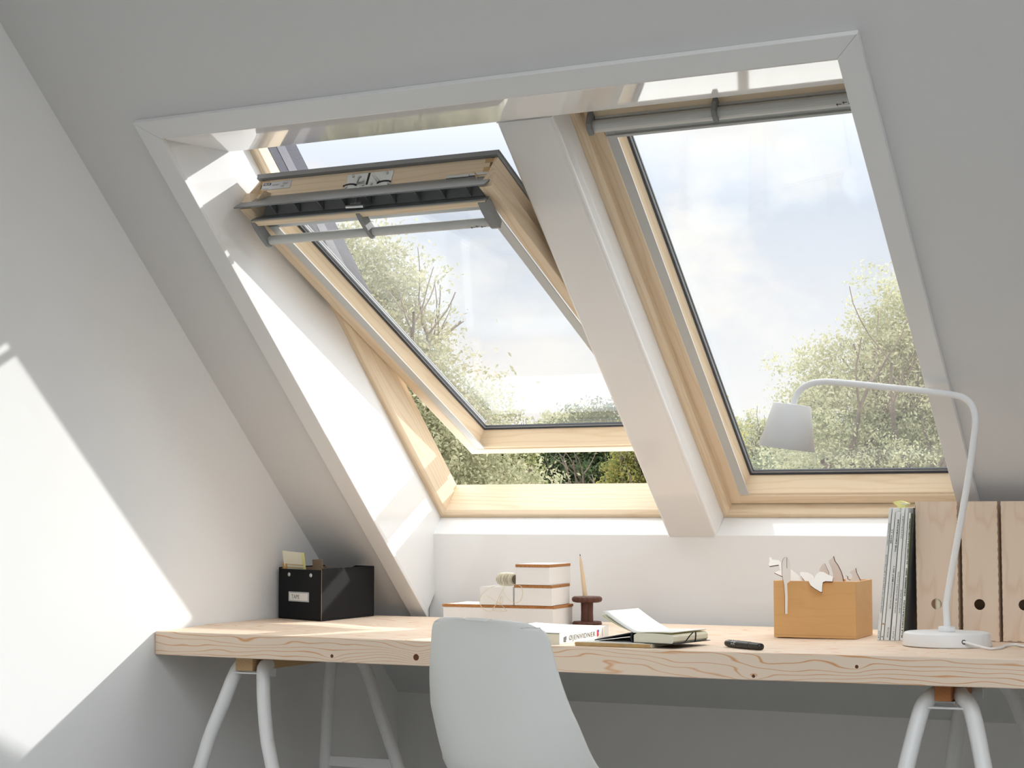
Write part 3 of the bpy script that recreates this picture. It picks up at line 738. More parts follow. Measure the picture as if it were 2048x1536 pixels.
# ------------------------------------------------------------------ white book
BL_, BR_ = Vector((1.0690, -1.1240, .7352)), Vector((1.0560, -.8330, .7352))
bdir = (BR_-BL_); bl = bdir.length; bd = bdir.normalized(); wdir = Vector((-bd.y, bd.x, 0))   # away from spine to the left
bk = empty('white_book', BL_, math.atan2(bd.y, bd.x)); tag(bk, 'thick white paperback lying with its lettered spine toward the right', 'book')
bwid = .185; bh = .0235
m_ = MB(); m_.box(.002, bl-.002, .002, bwid-.003, .0008, bh-.0008); m_.build('pages', MAT['cream'], bk)
m_ = MB(); m_.box(0, bl, 0, .0015, 0, bh); m_.box(0, bl, 0, bwid, 0, .0008); m_.build('cover', MAT['paper'], bk, bevel=.0003)
m_ = MB(); nn2 = 14; vs = []; fs = []
for j in range(nn2+1):
    for i in range(nn2+1):
        u = i/nn2; v = j/nn2
        z = bh+.0003+ (.0022*math.sin(u*3.1)*math.sin(v*2.2)+.0030*v*v+ .0012*math.sin(u*9+v*4)*v)
        vs.append((-.001+u*(bl+.002), v*bwid, z))
for j in range(nn2):
    for i in range(nn2): fs.append((j*(nn2+1)+i, j*(nn2+1)+i+1, (j+1)*(nn2+1)+i+1, (j+1)*(nn2+1)+i))
m_.add(vs, fs, 0, True); tcv = m_.build('front_cover', MAT['paper'], bk); so_ = tcv.modifiers.new('s', 'SOLIDIFY'); so_.thickness = .0008; so_.offset = 1
text('\u00d8JENVIDNER', .0150, MAT['greyink'], bk, frame_mat((.052, -.0004, .0058), (1, 0, 0), (0, 0, 1)), 'spine_lettering', bold=.0002, width=.155, spacing=1.15)
m_ = MB()
for (u, z, w_, h_) in ((.022, .004, .006, .010), (.026, .010, .010, .005), (.030, .003, .005, .007), (.034, .008, .004, .008), (.024, .0035, .012, .0015)): m_.box(u, u+w_, -.0006, -.0001, z, z+h_)
m_.build('spine_vignette', MAT['greyink'], bk)
m_ = MB(); m_.box(.217, .222, -.0006, -.0001, .004, .019); m_.box(.223, .228, -.0006, -.0001, .006, .013); m_.build('spine_mark_red', MAT['red'], bk)
m_ = MB(); m_.box(.224, .230, -.0006, -.0001, .0135, .019); m_.box(.2225, .2245, -.0007, -.0001, .004, .008); m_.build('spine_mark_blue', MAT['blue'], bk)
m_ = MB(); m_.box(.250, .2508, -.0005, -.0001, .003, .021); m_.build('spine_rule', MAT['greyink'], bk)

# ------------------------------------------------------------------ kraft envelope under the notebook
E0, E1, E2 = Vector((1.1140, -1.1420, .7352)), Vector((1.2880, -1.1380, .7352)), Vector((1.2840, -.8750, .7352))
en = empty('padded_envelope', E0); tag(en, 'kraft-coloured paper pad with a zigzag front edge under the black notebook', 'envelope')
E3 = E0+(E2-E1); q = [p-E0 for p in (E0, E1, E2, E3)]
m_ = MB(); m_.hexa([p+Vector((0, 0, .0002)) for p in q]+[p+Vector((0, 0, .0084)) for p in q]); m_.build('envelope_body', MAT['cream'], en, bevel=.0015)
m_ = MB(); nz_ = 56
for k in range(nz_):
    a_ = q[0].lerp(q[1], (k+.1)/nz_); b_ = q[0].lerp(q[1], (k+.75)/nz_); mid = a_.lerp(b_, .5)
    for z0, s_ in ((.0006, 1), (.0032, -1), (.0058, 1)):
        sh_ = (b_-a_)*.7*s_; y_ = Vector((0, -.0010, 0))
        m_.prism([a_+Vector((0, 0, z0))+y_*0, b_+Vector((0, 0, z0)), b_+sh_+Vector((0, 0, z0+.0024)), a_+sh_+Vector((0, 0, z0+.0024))],
                 [a_+y_+Vector((0, 0, z0)), b_+y_+Vector((0, 0, z0)), b_+y_+sh_+Vector((0, 0, z0+.0024)), a_+y_+sh_+Vector((0, 0, z0+.0024))])
m_.build('zigzag_edge', MAT['kraft'], en)
m_ = MB(); m_.hexa([p+Vector((0, 0, .0086)) for p in [q[0]+Vector((.004, .004, 0)), q[1]+Vector((-.02, .004, 0)), q[2]+Vector((-.02, -.01, 0)), q[3]+Vector((.004, -.01, 0))]]+[p+Vector((0, 0, .0092)) for p in [q[0]+Vector((.004, .004, 0)), q[1]+Vector((-.02, .004, 0)), q[2]+Vector((-.02, -.01, 0)), q[3]+Vector((.004, -.01, 0))]])
m_.build('top_sheet', MAT['paper'], en)
for k, (yy_, ln_) in enumerate(((-.885, .016), (-.876, .024), (-.869, .020))):
    m_ = MB(); m_.box(1.284-E0.x, 1.284+ln_-E0.x, yy_-E0.y, yy_+.003-E0.y, .001+.0015*k, .0025+.0015*k); m_.build('torn_tab', MAT['kraft'], en)

# ------------------------------------------------------------------ open notebook
NZ = .7352+.0094
NB = empty('open_notebook', (1.2409, -1.1180, NZ), R(-9)); tag(NB, 'open black notebook with cream pages and an elastic band, on the kraft pad', 'notebook')
nw, nd, nh = .098, .150, .0205
Fl = Vector((0, 0, 0)); Fr = Vector((nw, 0, 0))
def nbp(u, v, z): return (u*nw+v*-.004, v*nd, z)
m_ = MB(); prof = [(0, .0012), (.96, .0012), (1.0, .006), (1.0, .015), (.95, .0198), (.5, .0212), (.08, .0205), (0, .016)]
m_.prism([nbp(u, 0, z) for u, z in prof], [nbp(u, 1, z) for u, z in prof]); m_.build('page_block', MAT['cream'], NB, bevel=.001)
m_ = MB(); m_.prism([nbp(u, -.02, z) for u, z in ((-.03, 0), (1.05, 0), (1.05, .0012), (-.03, .0012))], [nbp(u, 1.02, z) for u, z in ((-.03, 0), (1.05, 0), (1.05, .0012), (-.03, .0012))])
m_.prism([nbp(u, -.02, z) for u, z in ((-.055, .003), (-.03, 0), (-.012, .001), (-.04, .008), (-.03, .0195), (-.05, .0215), (-.075, .012))], [nbp(u, 1.02, z) for u, z in ((-.055, .003), (-.03, 0), (-.012, .001), (-.04, .008), (-.03, .0195), (-.05, .0215), (-.075, .012))])
m_.build('back_cover', MAT['notecover'], NB, bevel=.0006)
m_ = MB(); m_.prism([nbp(u, -.02, z) for u, z in ((-.05, .0192), (-.98, .0015), (-1.0, .0006), (-.99, .0030), (-.05, .0212))], [nbp(u, 1.02, z) for u, z in ((-.05, .0192), (-.98, .0015), (-1.0, .0006), (-.99, .0030), (-.05, .0212))])
m_.build('front_cover', MAT['notecover'], NB, bevel=.0004)
m_ = MB(); m_.prism([nbp(u, -.005, z) for u, z in ((-.06, .0212), (-.96, .0038), (-.96, .0044), (-.06, .0219))], [nbp(u, 1.0, z) for u, z in ((-.06, .0212), (-.96, .0038), (-.96, .0044), (-.06, .0219))]); m_.build('endpaper', MAT['paper'], NB)
def sheet(name, lift, u1, mat, curl=.004, v1=1.0):
    m_ = MB(); n_ = 12; vs = []; fs = []
    for j in range(5):
        for i in range(n_+1):
            t_ = i/n_; v = j/4*v1
            u = t_*u1; z = .0208+lift*t_-curl*math.sin(t_*math.pi)*(1 if lift > 0 else 0)
            vs.append(nbp(u, v, z))
    for j in range(4):
        for i in range(n_): fs.append((j*(n_+1)+i, j*(n_+1)+i+1, (j+1)*(n_+1)+i+1, (j+1)*(n_+1)+i))
    m_.add(vs, fs, 0, True); o = m_.build(name, mat, NB); s_ = o.modifiers.new('s', 'SOLIDIFY'); s_.thickness = .0004
    return o
sheet('raised_page', .043, -.80, MAT['paper'], .002); sheet('raised_page', .036, -.83, MAT['cream'], .003); sheet('raised_page', .0335, -.82, MAT['yellow'], .003)
sheet('loose_page', .0035, .97, MAT['paper'], -.001); sheet('loose_page', .0018, .95, MAT['yellow'], -.001)
pts = []
for i in range(17):
    a_ = math.pi*i/16; v = .18+.30*i/16
    pts.append((nw*1.06+.012*math.sin(a_)+.002, v*nd, .0015+.0235*math.sin(a_)))
m_ = MB()
for i in range(16):
    p, q2 = Vector(pts[i]), Vector(pts[i+1]); w_ = Vector((.0030, .0008, 0))
    m_.add([p, q2, q2+w_, p+w_], [(0, 1, 2, 3)], 0, True)
eb = m_.build('elastic_band', MAT['notecover'], NB); s_ = eb.modifiers.new('s', 'SOLIDIFY'); s_.thickness = .0006

# ------------------------------------------------------------------ marker pen
p0, p1 = Vector((1.4120, -1.0250, .7434)), Vector((1.5180, -1.0985, .7434)); dv = (p1-p0); Ln = dv.length
mk = empty('marker_pen', p0); tag(mk, 'stubby black marker pen lying near the front edge of the desk', 'marker')
Mr = dv.to_track_quat('Z', 'Y').to_matrix().to_4x4()
m_ = MB(); m_.lathe([(0, 0), (.003, .0004), (.0062, .005), (.0078, .012), (.0081, .03), (.0081, Ln*.70)], n=28, M=Mr); m_.build('barrel', MAT['marker'], mk)
m_ = MB(); m_.lathe([(.0081, Ln*.70), (.0078, Ln*.702), (.0077, Ln*.72), (.0074, Ln*.95), (.0068, Ln), (0, Ln)], n=28, M=Mr); m_.build('cap', MAT['marker'], mk)
m_ = MB(); rng = random.Random(2)
for i in range(46):
    a_ = rng.uniform(-1.2, 1.7)+math.pi*.5; z = rng.uniform(.030, .046); e = .0011
    vs = [Mr @ Vector(((.0082)*math.cos(a_+da), .0082*math.sin(a_+da), z+dz)) for da, dz in ((-.1, -e*.5), (.1, -e*.5), (.1, e*.5), (-.1, e*.5))]
    m_.add(vs, [(0, 1, 2, 3)])
for i in range(3):
    z = .011+.003*i
    vs = [Mr @ Vector((.0082*math.cos(a_), .0082*math.sin(a_), zz)) for a_, zz in ((2.0, z), (2.4, z), (2.4, z+.0014), (2.0, z+.0014))]; m_.add(vs, [(0, 1, 2, 3)])
m_.build('printed_logo', MAT['maggrey'], mk)

# ------------------------------------------------------------------ wooden box with laser-cut animals
wb = empty('wooden_box', (1.413, -.710, .7368), R(3.6)); tag(wb, 'open honey-coloured plywood box full of cut-out animals', 'box')
ww, wdp, wh, wt = .189, .172, .1285, .006
zb = .0004
m_ = MB(); m_.box(0, ww, 0, wdp, zb, wt); m_.box(0, ww, 0, wt, wt, wh); m_.box(0, ww, wdp-wt, wdp, wt, wh); m_.box(0, wt, wt, wdp-wt, wt, wh); m_.box(ww-wt, ww, wt, wdp-wt, wt, wh)
m_.build('box_body', MAT['boxwood'], wb, bevel=.0008)
cut = {
'a': (-0.650, [(1.3795,0.9166), (1.3848,0.9159), (1.3872,0.9112), (1.4030,0.9098), (1.4095,0.9043), (1.4161,0.8981), (1.4390,0.8874), (1.4617,0.8720), (1.4714,0.8628), (1.4713,0.8518), (1.4353,0.8512), (1.4158,0.8792), (1.4045,0.8995), (1.3929,0.8978), (1.3837,0.8961), (1.3804,0.8992), (1.3822,0.9072), (1.3801,0.9119)]),
'b': (-0.630, [(1.3859,0.8806), (1.3959,0.8850), (1.4026,0.8856), (1.4108,0.8817), (1.4223,0.8756), (1.4221,0.8300), (1.4154,0.8302), (1.4140,0.8699), (1.3991,0.8752)]),
'c': (-0.7185, [(1.4429,0.9163), (1.4387,0.9046), (1.4392,0.8798), (1.4438,0.8536), (1.4451,0.8289), (1.4447,0.7911), (1.4503,0.7912), (1.4515,0.8259), (1.4506,0.8599), (1.4588,0.8662), (1.4592,0.9002), (1.4550,0.9149), (1.4510,0.9190), (1.4507,0.8939), (1.4488,0.8939), (1.4486,0.9194)]),
'd': (-0.670, [(1.4610,0.8820), (1.4651,0.8844), (1.4797,0.8830), (1.4910,0.8777), (1.4957,0.8731), (1.4955,0.8429), (1.4842,0.8427), (1.4810,0.8589), (1.4682,0.8719), (1.4642,0.8758)]),
'e': (-0.7125, [(1.4973,0.8691), (1.5013,0.8707), (1.5077,0.8685), (1.5110,0.8762), (1.5142,0.8824), (1.5207,0.8863), (1.5286,0.8857), (1.5381,0.8812), (1.5523,0.8753), (1.5522,0.8654), (1.5363,0.8659), (1.5307,0.8635), (1.5306,0.8550), (1.5321,0.8428), (1.5297,0.8420), (1.5138,0.8501), (1.5043,0.8561), (1.4988,0.8637)]),
'f': (-0.600, [(1.4878,0.8899), (1.4936,0.8994), (1.5002,0.9026), (1.5042,0.8932), (1.5098,0.8823), (1.5093,0.8308), (1.4946,0.8305), (1.4934,0.8789), (1.4869,0.8851)]),
'g': (-0.630, [(1.5194,0.9114), (1.5251,0.9138), (1.5316,0.9201), (1.5339,0.9100), (1.5418,0.8992), (1.5481,0.8868), (1.5527,0.8728), (1.5541,0.8326), (1.5283,0.8321), (1.5278,0.8802), (1.5240,0.8943), (1.5193,0.9051)]),
'h': (-0.600, [(1.5478,0.8750), (1.5527,0.8735), (1.5534,0.8672), (1.5598,0.8642), (1.5647,0.8705), (1.5648,0.8784), (1.5593,0.8830), (1.5625,0.8862), (1.5747,0.8926), (1.5762,0.8832), (1.5855,0.8646), (1.5822,0.8321), (1.5483,0.8315)])}
clab = {'a': 'pale cut-out animal poking its head out furthest to the left of the wooden box', 'b': 'flat tail-shaped pale cut-out below the leftmost animal head',
 'c': 'long rounded cut-out with a slot, hooked over the front of the wooden box', 'd': 'low rounded pale cut-out lying between the slotted piece and the hanging one',
 'e': 'pale cut-out animal hanging over the front rim of the wooden box', 'f': 'faint round-headed cut-out behind the hanging one in the wooden box',
 'g': 'tallest pointed cut-out animal standing in the right half of the wooden box', 'h': 'small pointed cut-out at the right corner of the wooden box'}
for k in 'abcdefgh':
    yv, pl2 = cut[k]; lay = k in 'abde'
    if lay:
        zm = sum(p[1] for p in pl2)/len(pl2); pl2 = [(x, zm+(z-zm)/math.cos(R(36))) for x, z in pl2]
    ox = sum(p[0] for p in pl2)/len(pl2); oz = sum(p[1] for p in pl2)/len(pl2); oz_ = min(p[1] for p in pl2)
    m_ = MB(); m_.prism([(x-ox, 0, z-oz) for x, z in pl2], [(x-ox, .0036, z-oz) for x, z in pl2], 1, 0)
    o = m_.build('animal_cutout', [MAT['plypale'], MAT['burnt']]); o.location = (ox, yv, oz)
    if k == 'g': o.rotation_euler = (R(6), 0, R(-14))
    elif k == 'h': o.rotation_euler = (R(4), 0, R(-12))
    elif lay: o.rotation_euler = (R(-36), 0, R(4))
    elif k == 'c': o.rotation_euler = (0, 0, R(34)); o.location.y -= .006
    tag(o, clab[k], 'cutout', 'plywood animals in the wooden box')

# ------------------------------------------------------------------ magazines
mb_ = [1.6501, 1.6574, 1.6585, 1.6647, 1.6659, 1.6782, 1.6810, 1.6906, 1.6917, 1.7006, 1.7018, 1.7096]
mt_ = [1.6827, 1.6893, 1.6906, 1.6975, 1.6985, 1.7097, 1.7105, 1.7185, 1.7195, 1.7262, 1.7272, 1.7325]
mtop = [.293, .293, .2835, .293, .293, .2810]
mlab = ['outermost magazine with a grey spine, leaning next to the wooden box', 'thin magazine second from the wooden box, with an orange dot low on its spine', 'thickest magazine, third from the wooden box, slightly shorter than its neighbours',
        'fourth magazine from the wooden box, beneath the yellow paper', 'plain-spined magazine, fifth from the wooden box', 'shorter magazine with bold black spine lettering about Christmas']
mtx = [[('LIVING ETC. MAGAZINE', .210, .05, 'greyink'), ('MORE THAN 100 IDEAS FOR A BETTER HOME', .060, .13, 'greyink'), ('RUM', .004, .015, 'greyink')],
       [('MAY 11', .215, .03, 'ink'), ('8', .006, .003, 'ink')],
       [('THE DECORATION', .196, .072, 'ink'), ('MAY 2011', .130, .034, 'ink'), ('BOLIG MAGASINET', .070, .062, 'greyink'), ('BOLIG', .006, .022, 'greyink')],
       [('INTERIORS', .225, .05, 'greyink'), ('SPACE BUILDERS HOME', .060, .092, 'greyink'), ('RUM 11', .004, .025, 'greyink')],
       [('THE STYLE ISSUE', .060, .052, 'greyink')],
       [('ELLE DECORATION', .006, .082, 'ink'), ('DECEMBER 2007', .098, .062, 'ink'), ('ALL YOU NEED FOR A STYLISH CHRISTMAS', .168, .102, 'ink')]]
my = -.705
for i in range(6):
    x0, x1, t0, t1 = mb_[2*i], mb_[2*i+1]-.0007, mt_[2*i], mt_[2*i+1]-.0007
    z0 = desk_z(x0)+.0004; h = mtop[i]; k = h/.293
    t0 = x0+(t0-x0)*k; t1 = x1+(t1-x1)*k
    t = empty('magazine', (x0, my, z0)); tag(t, mlab[i], 'magazine', 'magazines standing beside the file holders')
    m_ = MB(); m_.hexa([(0, 0, 0), (x1-x0, 0, 0), (x1-x0, .205, 0), (0, .205, 0), (t0-x0, 0, h), (t1-x0, 0, h), (t1-x0, .205, h), (t0-x0, .205, h)])
    m_.build('pages_and_cover', MAT['magwhite' if i % 2 else 'maggrey'], t, bevel=.0006)
    up = Vector((t0-x0, 0, h)).normalized()
    for s_, z_, wd_, mt in mtx[i]:
        hh_ = min(.0032, (x1-x0)*.42)
        org = Vector(((x1-x0)*.78, -.0004, 0))+up*z_
        # text runs up the spine: local x -> up, local y -> -X
        text(s_, hh_*1.35, MAT[mt], t, frame_mat(org, up, (-1, 0, 0)), 'spine_lettering', width=wd_, bold=.00012 if mt == 'ink' else 0)
    if i == 5:
        q_ = MB(); a0 = x1-x0+.0001; q_.hexa([(a0-.0006, .0012, .0006), (a0, .0012, .0006), (a0, .204, .0006), (a0-.0006, .204, .0006), (t1-x0-.0006, .0012, h-.0006), (t1-x0+.0001, .0012, h-.0006), (t1-x0+.0001, .204, h-.0006), (t1-x0-.0006, .204, h-.0006)])
        tag(q_.build('back_cover', MAT['green'], t), 'moss-green back cover')
    if i == 1:
        q_ = MB(); q_.lathe([(0, .0004), (.0022, .0004), (.0022, 0)], ((x1-x0)*.5+.0045, -.0001, .036), 14, M=Matrix.Rotation(R(90), 4, 'X')); q_.build('orange_dot', MAT['kraft'], t)
t = empty('magazine', (1.7101, my+.012, desk_z(1.71)+.0004)); tag(t, 'thin black-backed magazine standing against the leftmost file holder', 'magazine', 'magazines standing beside the file holders')
m_ = MB(); m_.hexa([(0, 0, 0), (.0012, 0, 0), (.0012, .19, 0), (0, .19, 0), (.0232, 0, .2925), (.0240, 0, .2925), (.0240, .19, .2925), (.0232, .19, .2925)]); m_.build('pages_and_cover', MAT['darkgrey'], t)
# yellow paper on the magazines
yv = MB(); zt = .7352+.2945+.0005
Yp_ = [(1.679, .013), (1.684, .0155), (1.694, .0165), (1.704, .014), (1.7135, .0105), (1.712, .0080), (1.7070, .0070), (1.7065, .0), (1.6905, .0), (1.6880, .0060), (1.6835, .0085)]
yv.prism([(x, -.640, zt+z) for x, z in Yp_], [(x, -.662, zt+z) for x, z in Yp_])
yo = yv.build('paper_bow', MAT['yellow'], bevel=.0006); tag(yo, 'crumpled yellow paper tab resting on top of the magazines', 'paper')
m_ = MB(); m_.prism([(x, -.6615, z+zt) for x, z in ((1.6955, .0120), (1.7135, .0105), (1.7120, .0080), (1.7000, .0095))], [(x, -.6632, z+zt) for x, z in ((1.6955, .0120), (1.7135, .0105), (1.7120, .0080), (1.7000, .0095))]); m_.build('white_tip', MAT['paper'], yo)

# ------------------------------------------------------------------ file holders
def plate_hole(mb, x0, x1, z0, z1, y, hx, hz, r, th, shear=0, n=40):
    ring = []; rect = []
    for k in range(n):
        a_ = 2*math.pi*k/n; c_, s_ = math.cos(a_), math.sin(a_); ring.append((hx+r*c_, hz+r*s_))
        tx = ((x1-hx)/c_ if c_ > 1e-9 else (x0-hx)/c_ if c_ < -1e-9 else 1e9); tz = ((z1-hz)/s_ if s_ > 1e-9 else (z0-hz)/s_ if s_ < -1e-9 else 1e9)
        t_ = min(tx, tz); rect.append((hx+t_*c_, hz+t_*s_))
    # insert the corners
    for (cx_, cz_) in ((x0, z0), (x1, z0), (x1, z1), (x0, z1)):
        i = min(range(n), key=lambda j: (rect[j][0]-cx_)**2+(rect[j][1]-cz_)**2); rect[i] = (cx_, cz_)
    f = [(x, y, z) for x, z in ring+rect]; b = [(x, y+th, z) for x, z in ring+rect]
    fs = []
    for k in range(n):
        j = (k+1) % n
        fs += [(k, j, n+j, n+k), (2*n+k, 3*n+k, 3*n+j, 2*n+j), (k, 2*n+k, 2*n+j, j), (n+k, n+j, 3*n+j, 3*n+k)]
    mb.add(f+b, fs)
flab = ['leftmost birch plywood file holder, with something pale showing through its round hole', 'middle birch plywood file holder behind the lamp stem', 'rightmost birch plywood file holder, cut off by the picture edge']
for i, (x0, x1, hx) in enumerate(((1.7345, 1.8270, 1.7785), (1.8362, 1.9145, 1.8728), (1.9222, 2.0100, 1.9681))):
    z0 = desk_z(x1)+.0004; y0 = -.680; t = empty('file_holder', (x0, y0, z0)); tag(t, flab[i], 'file holder', 'birch plywood file holders')
    h = 1.0445-z0; w_ = x1-x0; th = .003
    m_ = MB(); plate_hole(m_, 0, w_, 0, h, 0, hx-x0, .0795, .0118, th); fp = m_.build('front_panel', MAT['birch'], t)
    prof = [(th, 0), (.232, 0), (.232, .10), (.198, .128), (.020, h-.0), (th, h)]
    for xx in (0, w_-th):
        m_ = MB(); m_.prism([(xx, y, z) for y, z in prof], [(xx+th, y, z) for y, z in prof]); m_.build('side_panel', MAT['birch'], t)
    m_ = MB(); m_.box(th, w_-th, th, .232, .0, .003); m_.box(th, w_-th, .229, .232, .003, .10); m_.build('floor_panel', MAT['birchedge'], t)
    m_ = MB()
    for k in range(16):
        z = .012+k*(h-.03)/15
        for xx in (-.0002, w_-.0010): m_.box(xx, xx+.0009, -.0002, .0006, z, z+.0085)
    for k in range(4):
        u = .010+k*(w_-.028)/3; m_.box(u, u+.009, -.0003, .0006, .0008, .0020)
    m_.build('finger_joints', MAT['birchedge'], t)
    if i == 0:
        m_ = MB(); m_.tube([(hx-x0+.002, .012, .065), (hx-x0+.002, .012, .094)], .0075, 20)
        o = m_.build('paper_roll', MAT['cream']); o.location = (x0, y0, z0); tag(o, 'pale paper roll seen through the round hole of the first file holder', 'paper roll')

# ------------------------------------------------------------------ desk lamp
lx_, ly_ = 1.8370, -.8330; lz = desk_z(lx_+.092)+.0002
lp = empty('desk_lamp', (lx_, ly_, lz)); tag(lp, 'white metal desk lamp with a long bent arm and round base', 'lamp')
m_ = MB(); m_.lathe([(0, 0), (.0920, 0), (.0925, .002), (.0892, .0245), (.0878, .0270), (.0840, .0282), (0, .0287)], n=96); m_.build('base', MAT['lamp'], lp)
m_ = MB(); pc = []
nn3 = 72
for k in range(nn3*2): pass
m_.lathe([(0, .0287), (.0170, .0287), (.0172, .0300), (.0172, .0385), (.0163, .0395), (0, .0400)], (0, 0, 0), 60)
for k in range(44):
    a_ = 2*math.pi*k/44; m_.tube([(.0172*math.cos(a_), .0172*math.sin(a_), .0300), (.0172*math.cos(a_), .0172*math.sin(a_), .0385)], .0005, 5)
m_.build('collar', MAT['lamp'], lp)
AP = [(1.8358, -0.829, 0.7739), (1.8352, -0.829, 0.7981), (1.8352, -0.832, 0.8193), (1.8384, -0.8351, 0.8395), (1.8537, -0.8456, 0.9073), (1.8769, -0.8609, 1.0062), (1.8989, -0.8759, 1.1032), (1.9118, -0.8863, 1.1705), (1.9168, -0.8911, 1.2000), (1.9172, -0.894, 1.2222), (1.9110, -0.894, 1.2430), (1.8975, -0.894, 1.2570), (1.8799, -0.894, 1.264), (1.836, -0.894, 1.2717), (1.7401, -0.894, 1.2850), (1.653, -0.894, 1.2966), (1.6087, -0.894, 1.3015), (1.5864, -0.894, 1.3023), (1.5662, -0.894, 1.2997), (1.5469, -0.894, 1.2916), (1.5343, -0.894, 1.2789), (1.5273, -0.894, 1.2649), (1.5249, -0.894, 1.2540)]
P = [Vector((x-lx_+.0012, y-ly_, z-lz)) for x, y, z in AP]; sm = []
for i in range(len(P)-1):
    for k in range(4):
        tt = k/4; a_ = P[max(i-1, 0)]; b_ = P[i]; c_ = P[i+1]; d_ = P[min(i+2, len(P)-1)]
        sm.append(.5*((2*b_)+(c_-a_)*tt+(2*a_-5*b_+4*c_-d_)*tt*tt+(3*b_-a_-3*c_+d_)*tt**3))
sm.append(P[-1]); m_ = MB(); m_.tube(sm, .0071, 20); m_.build('arm', MAT['lamp'], lp)
# shade: cone frustum, axis slightly tilted
tc0 = Vector((1.5230-lx_, -.894-ly_, 1.2560-lz)); bc0 = Vector((1.5087-lx_, -.894-ly_, 1.1585-lz))
ax = (bc0-tc0); La = ax.length; Ms = ax.to_track_quat('Z', 'Y').to_matrix().to_4x4()
m_ = MB(); m_.lathe([(0, 0), (.012, 0), (.0395, .0005), (.0410, .002), (.0620, La), (.0613, La), (.0400, .003), (0, .0025)], tc0, 72, M=Ms); m_.build('shade', MAT['lamp'], lp)
m_ = MB(); m_.lathe([(0, .004), (.018, .004), (.018, .04), (0, .04)], tc0, 24, M=Ms); m_.build('bulb_holder', MAT['lamp'], lp)
gm = Vector((math.sin(R(28))*.0968, -math.cos(R(28))*.0968, .0135))
gm = Vector((.0523, -.0733, .0125))
m_ = MB(); m_.tube([gm*.985, gm*1.012], .0050, 16); m_.build('cable_grommet', MAT['gasket'], lp)
cb0 = Vector((lx_, ly_, lz))+gm
CP = [cb0*1.0-gm*.01, cb0+gm.normalized()*.006-Vector((0, 0, .0005)), Vector((1.9120, -.9130, .7485)), Vector((1.9318, -.9170, .7440)), Vector((1.9500, -.9350, .7432)), Vector((1.9640, -.900, .7434)), Vector((1.9600, -.830, .7434)), Vector((1.975, -.800, .7436)), Vector((2.000, -.845, .7438)), Vector((2.08, -.900, .7446)), Vector((2.20, -.85, .7459)), Vector((2.3, -.70, .7470))]
sm = []
for i in range(len(CP)-1):
    for k in range(5):
        tt = k/5; a_ = CP[max(i-1, 0)]; b_ = CP[i]; c_ = CP[i+1]; d_ = CP[min(i+2, len(CP)-1)]
        sm.append(.5*((2*b_)+(c_-a_)*tt+(2*a_-5*b_+4*c_-d_)*tt*tt+(3*b_-a_-3*c_+d_)*tt**3)-Vector((lx_, ly_, lz)))
m_ = MB(); m_.tube(sm, .0026, 12); m_.build('cable', MAT['lamp'], lp)

# ------------------------------------------------------------------ outdoors
def foliage(name, blobs, nleaf, size, mat, parent, seed=1, flat=1.0):
    rng = np.random.default_rng(seed)
    bl = np.array(blobs, float)                    # x,y,z,rx,rz
    wgt = bl[:, 3]**2*bl[:, 4]; wgt /= wgt.sum()
    idx = rng.choice(len(bl), nleaf, p=wgt)
    d = rng.normal(size=(nleaf, 3)); d /= np.linalg.norm(d, axis=1, keepdims=True)
    r = rng.random(nleaf)**(1/2.2)*(1+.10*rng.normal(size=nleaf))
    # clumping: displace toward cluster centres
    cen = bl[idx, :3]+d*r[:, None]*np.stack([bl[idx, 3], bl[idx, 3], bl[idx, 4]], 1)
    ncl = max(30, nleaf//60); cl = cen[rng.integers(0, nleaf, ncl)]
    k = rng.integers(0, ncl, nleaf); mix = rng.random(nleaf) < .72
    near = cl[k]+rng.normal(size=(nleaf, 3))*np.array([.2, .2, .14])*bl[:, 3].mean()*.42
    cen = np.where(mix[:, None], near, cen)
    a = rng.normal(size=(nleaf, 3)); a /= np.linalg.norm(a, axis=1, keepdims=True)
    b = rng.normal(size=(nleaf, 3)); b -= a*(a*b).sum(1, keepdims=True); b /= np.linalg.norm(b, axis=1, keepdims=True)
    s = size*(.6+.8*rng.random(nleaf))[:, None]
    v = np.stack([cen-a*s, cen-b*s*.45, cen+a*s, cen+b*s*.45], 1).reshape(-1, 3)
    me = bpy.data.meshes.new(name)
    me.vertices.add(nleaf*4); me.vertices.foreach_set('co', v.ravel())
    me.loops.add(nleaf*4); me.loops.foreach_set('vertex_index', np.arange(nleaf*4, dtype=np.int32))
    me.polygons.add(nleaf); me.polygons.foreach_set('loop_start', np.arange(0, nleaf*4, 4, dtype=np.int32))
    me.update(calc_edges=True); me.materials.append(mat)
    o = bpy.data.objects.new(name, me); COL.objects.link(o); o.parent = parent
    return o
CAM = Vector((2.762, -4.670, 1.013))
def at(px_az, dist): return (CAM.x+math.sin(R(px_az))*dist, CAM.y+math.cos(R(px_az))*dist)
GZ = -3.6
def branchy(mb, p, d, length, r, depth, rng):
    pts = [Vector(p)]; rs = [r]; n = 5; dd = Vector(d).normalized()
    for i in range(n):
        dd = (dd+Vector((rng.uniform(-.22, .22), rng.uniform(-.22, .22), rng.uniform(-.06, .16)))).normalized()
        pts.append(pts[-1]+dd*length/n); rs.append(r*(1-.5*(i+1)/n))
    mb.tube(pts, rs, 7 if depth > 1 else 5, cap=False)
    if depth > 0:
        for k in range(3 if depth > 1 else 3):
            i = rng.randint(2, n); a = rng.uniform(0, 6.28)
            nd = (dd*.8+Vector((math.cos(a)*.8, math.sin(a)*.8, rng.uniform(.0, .6)))).normalized()
            branchy(mb, pts[i], nd, length*rng.uniform(.55, .8), rs[i]*.62, depth-1, rng)
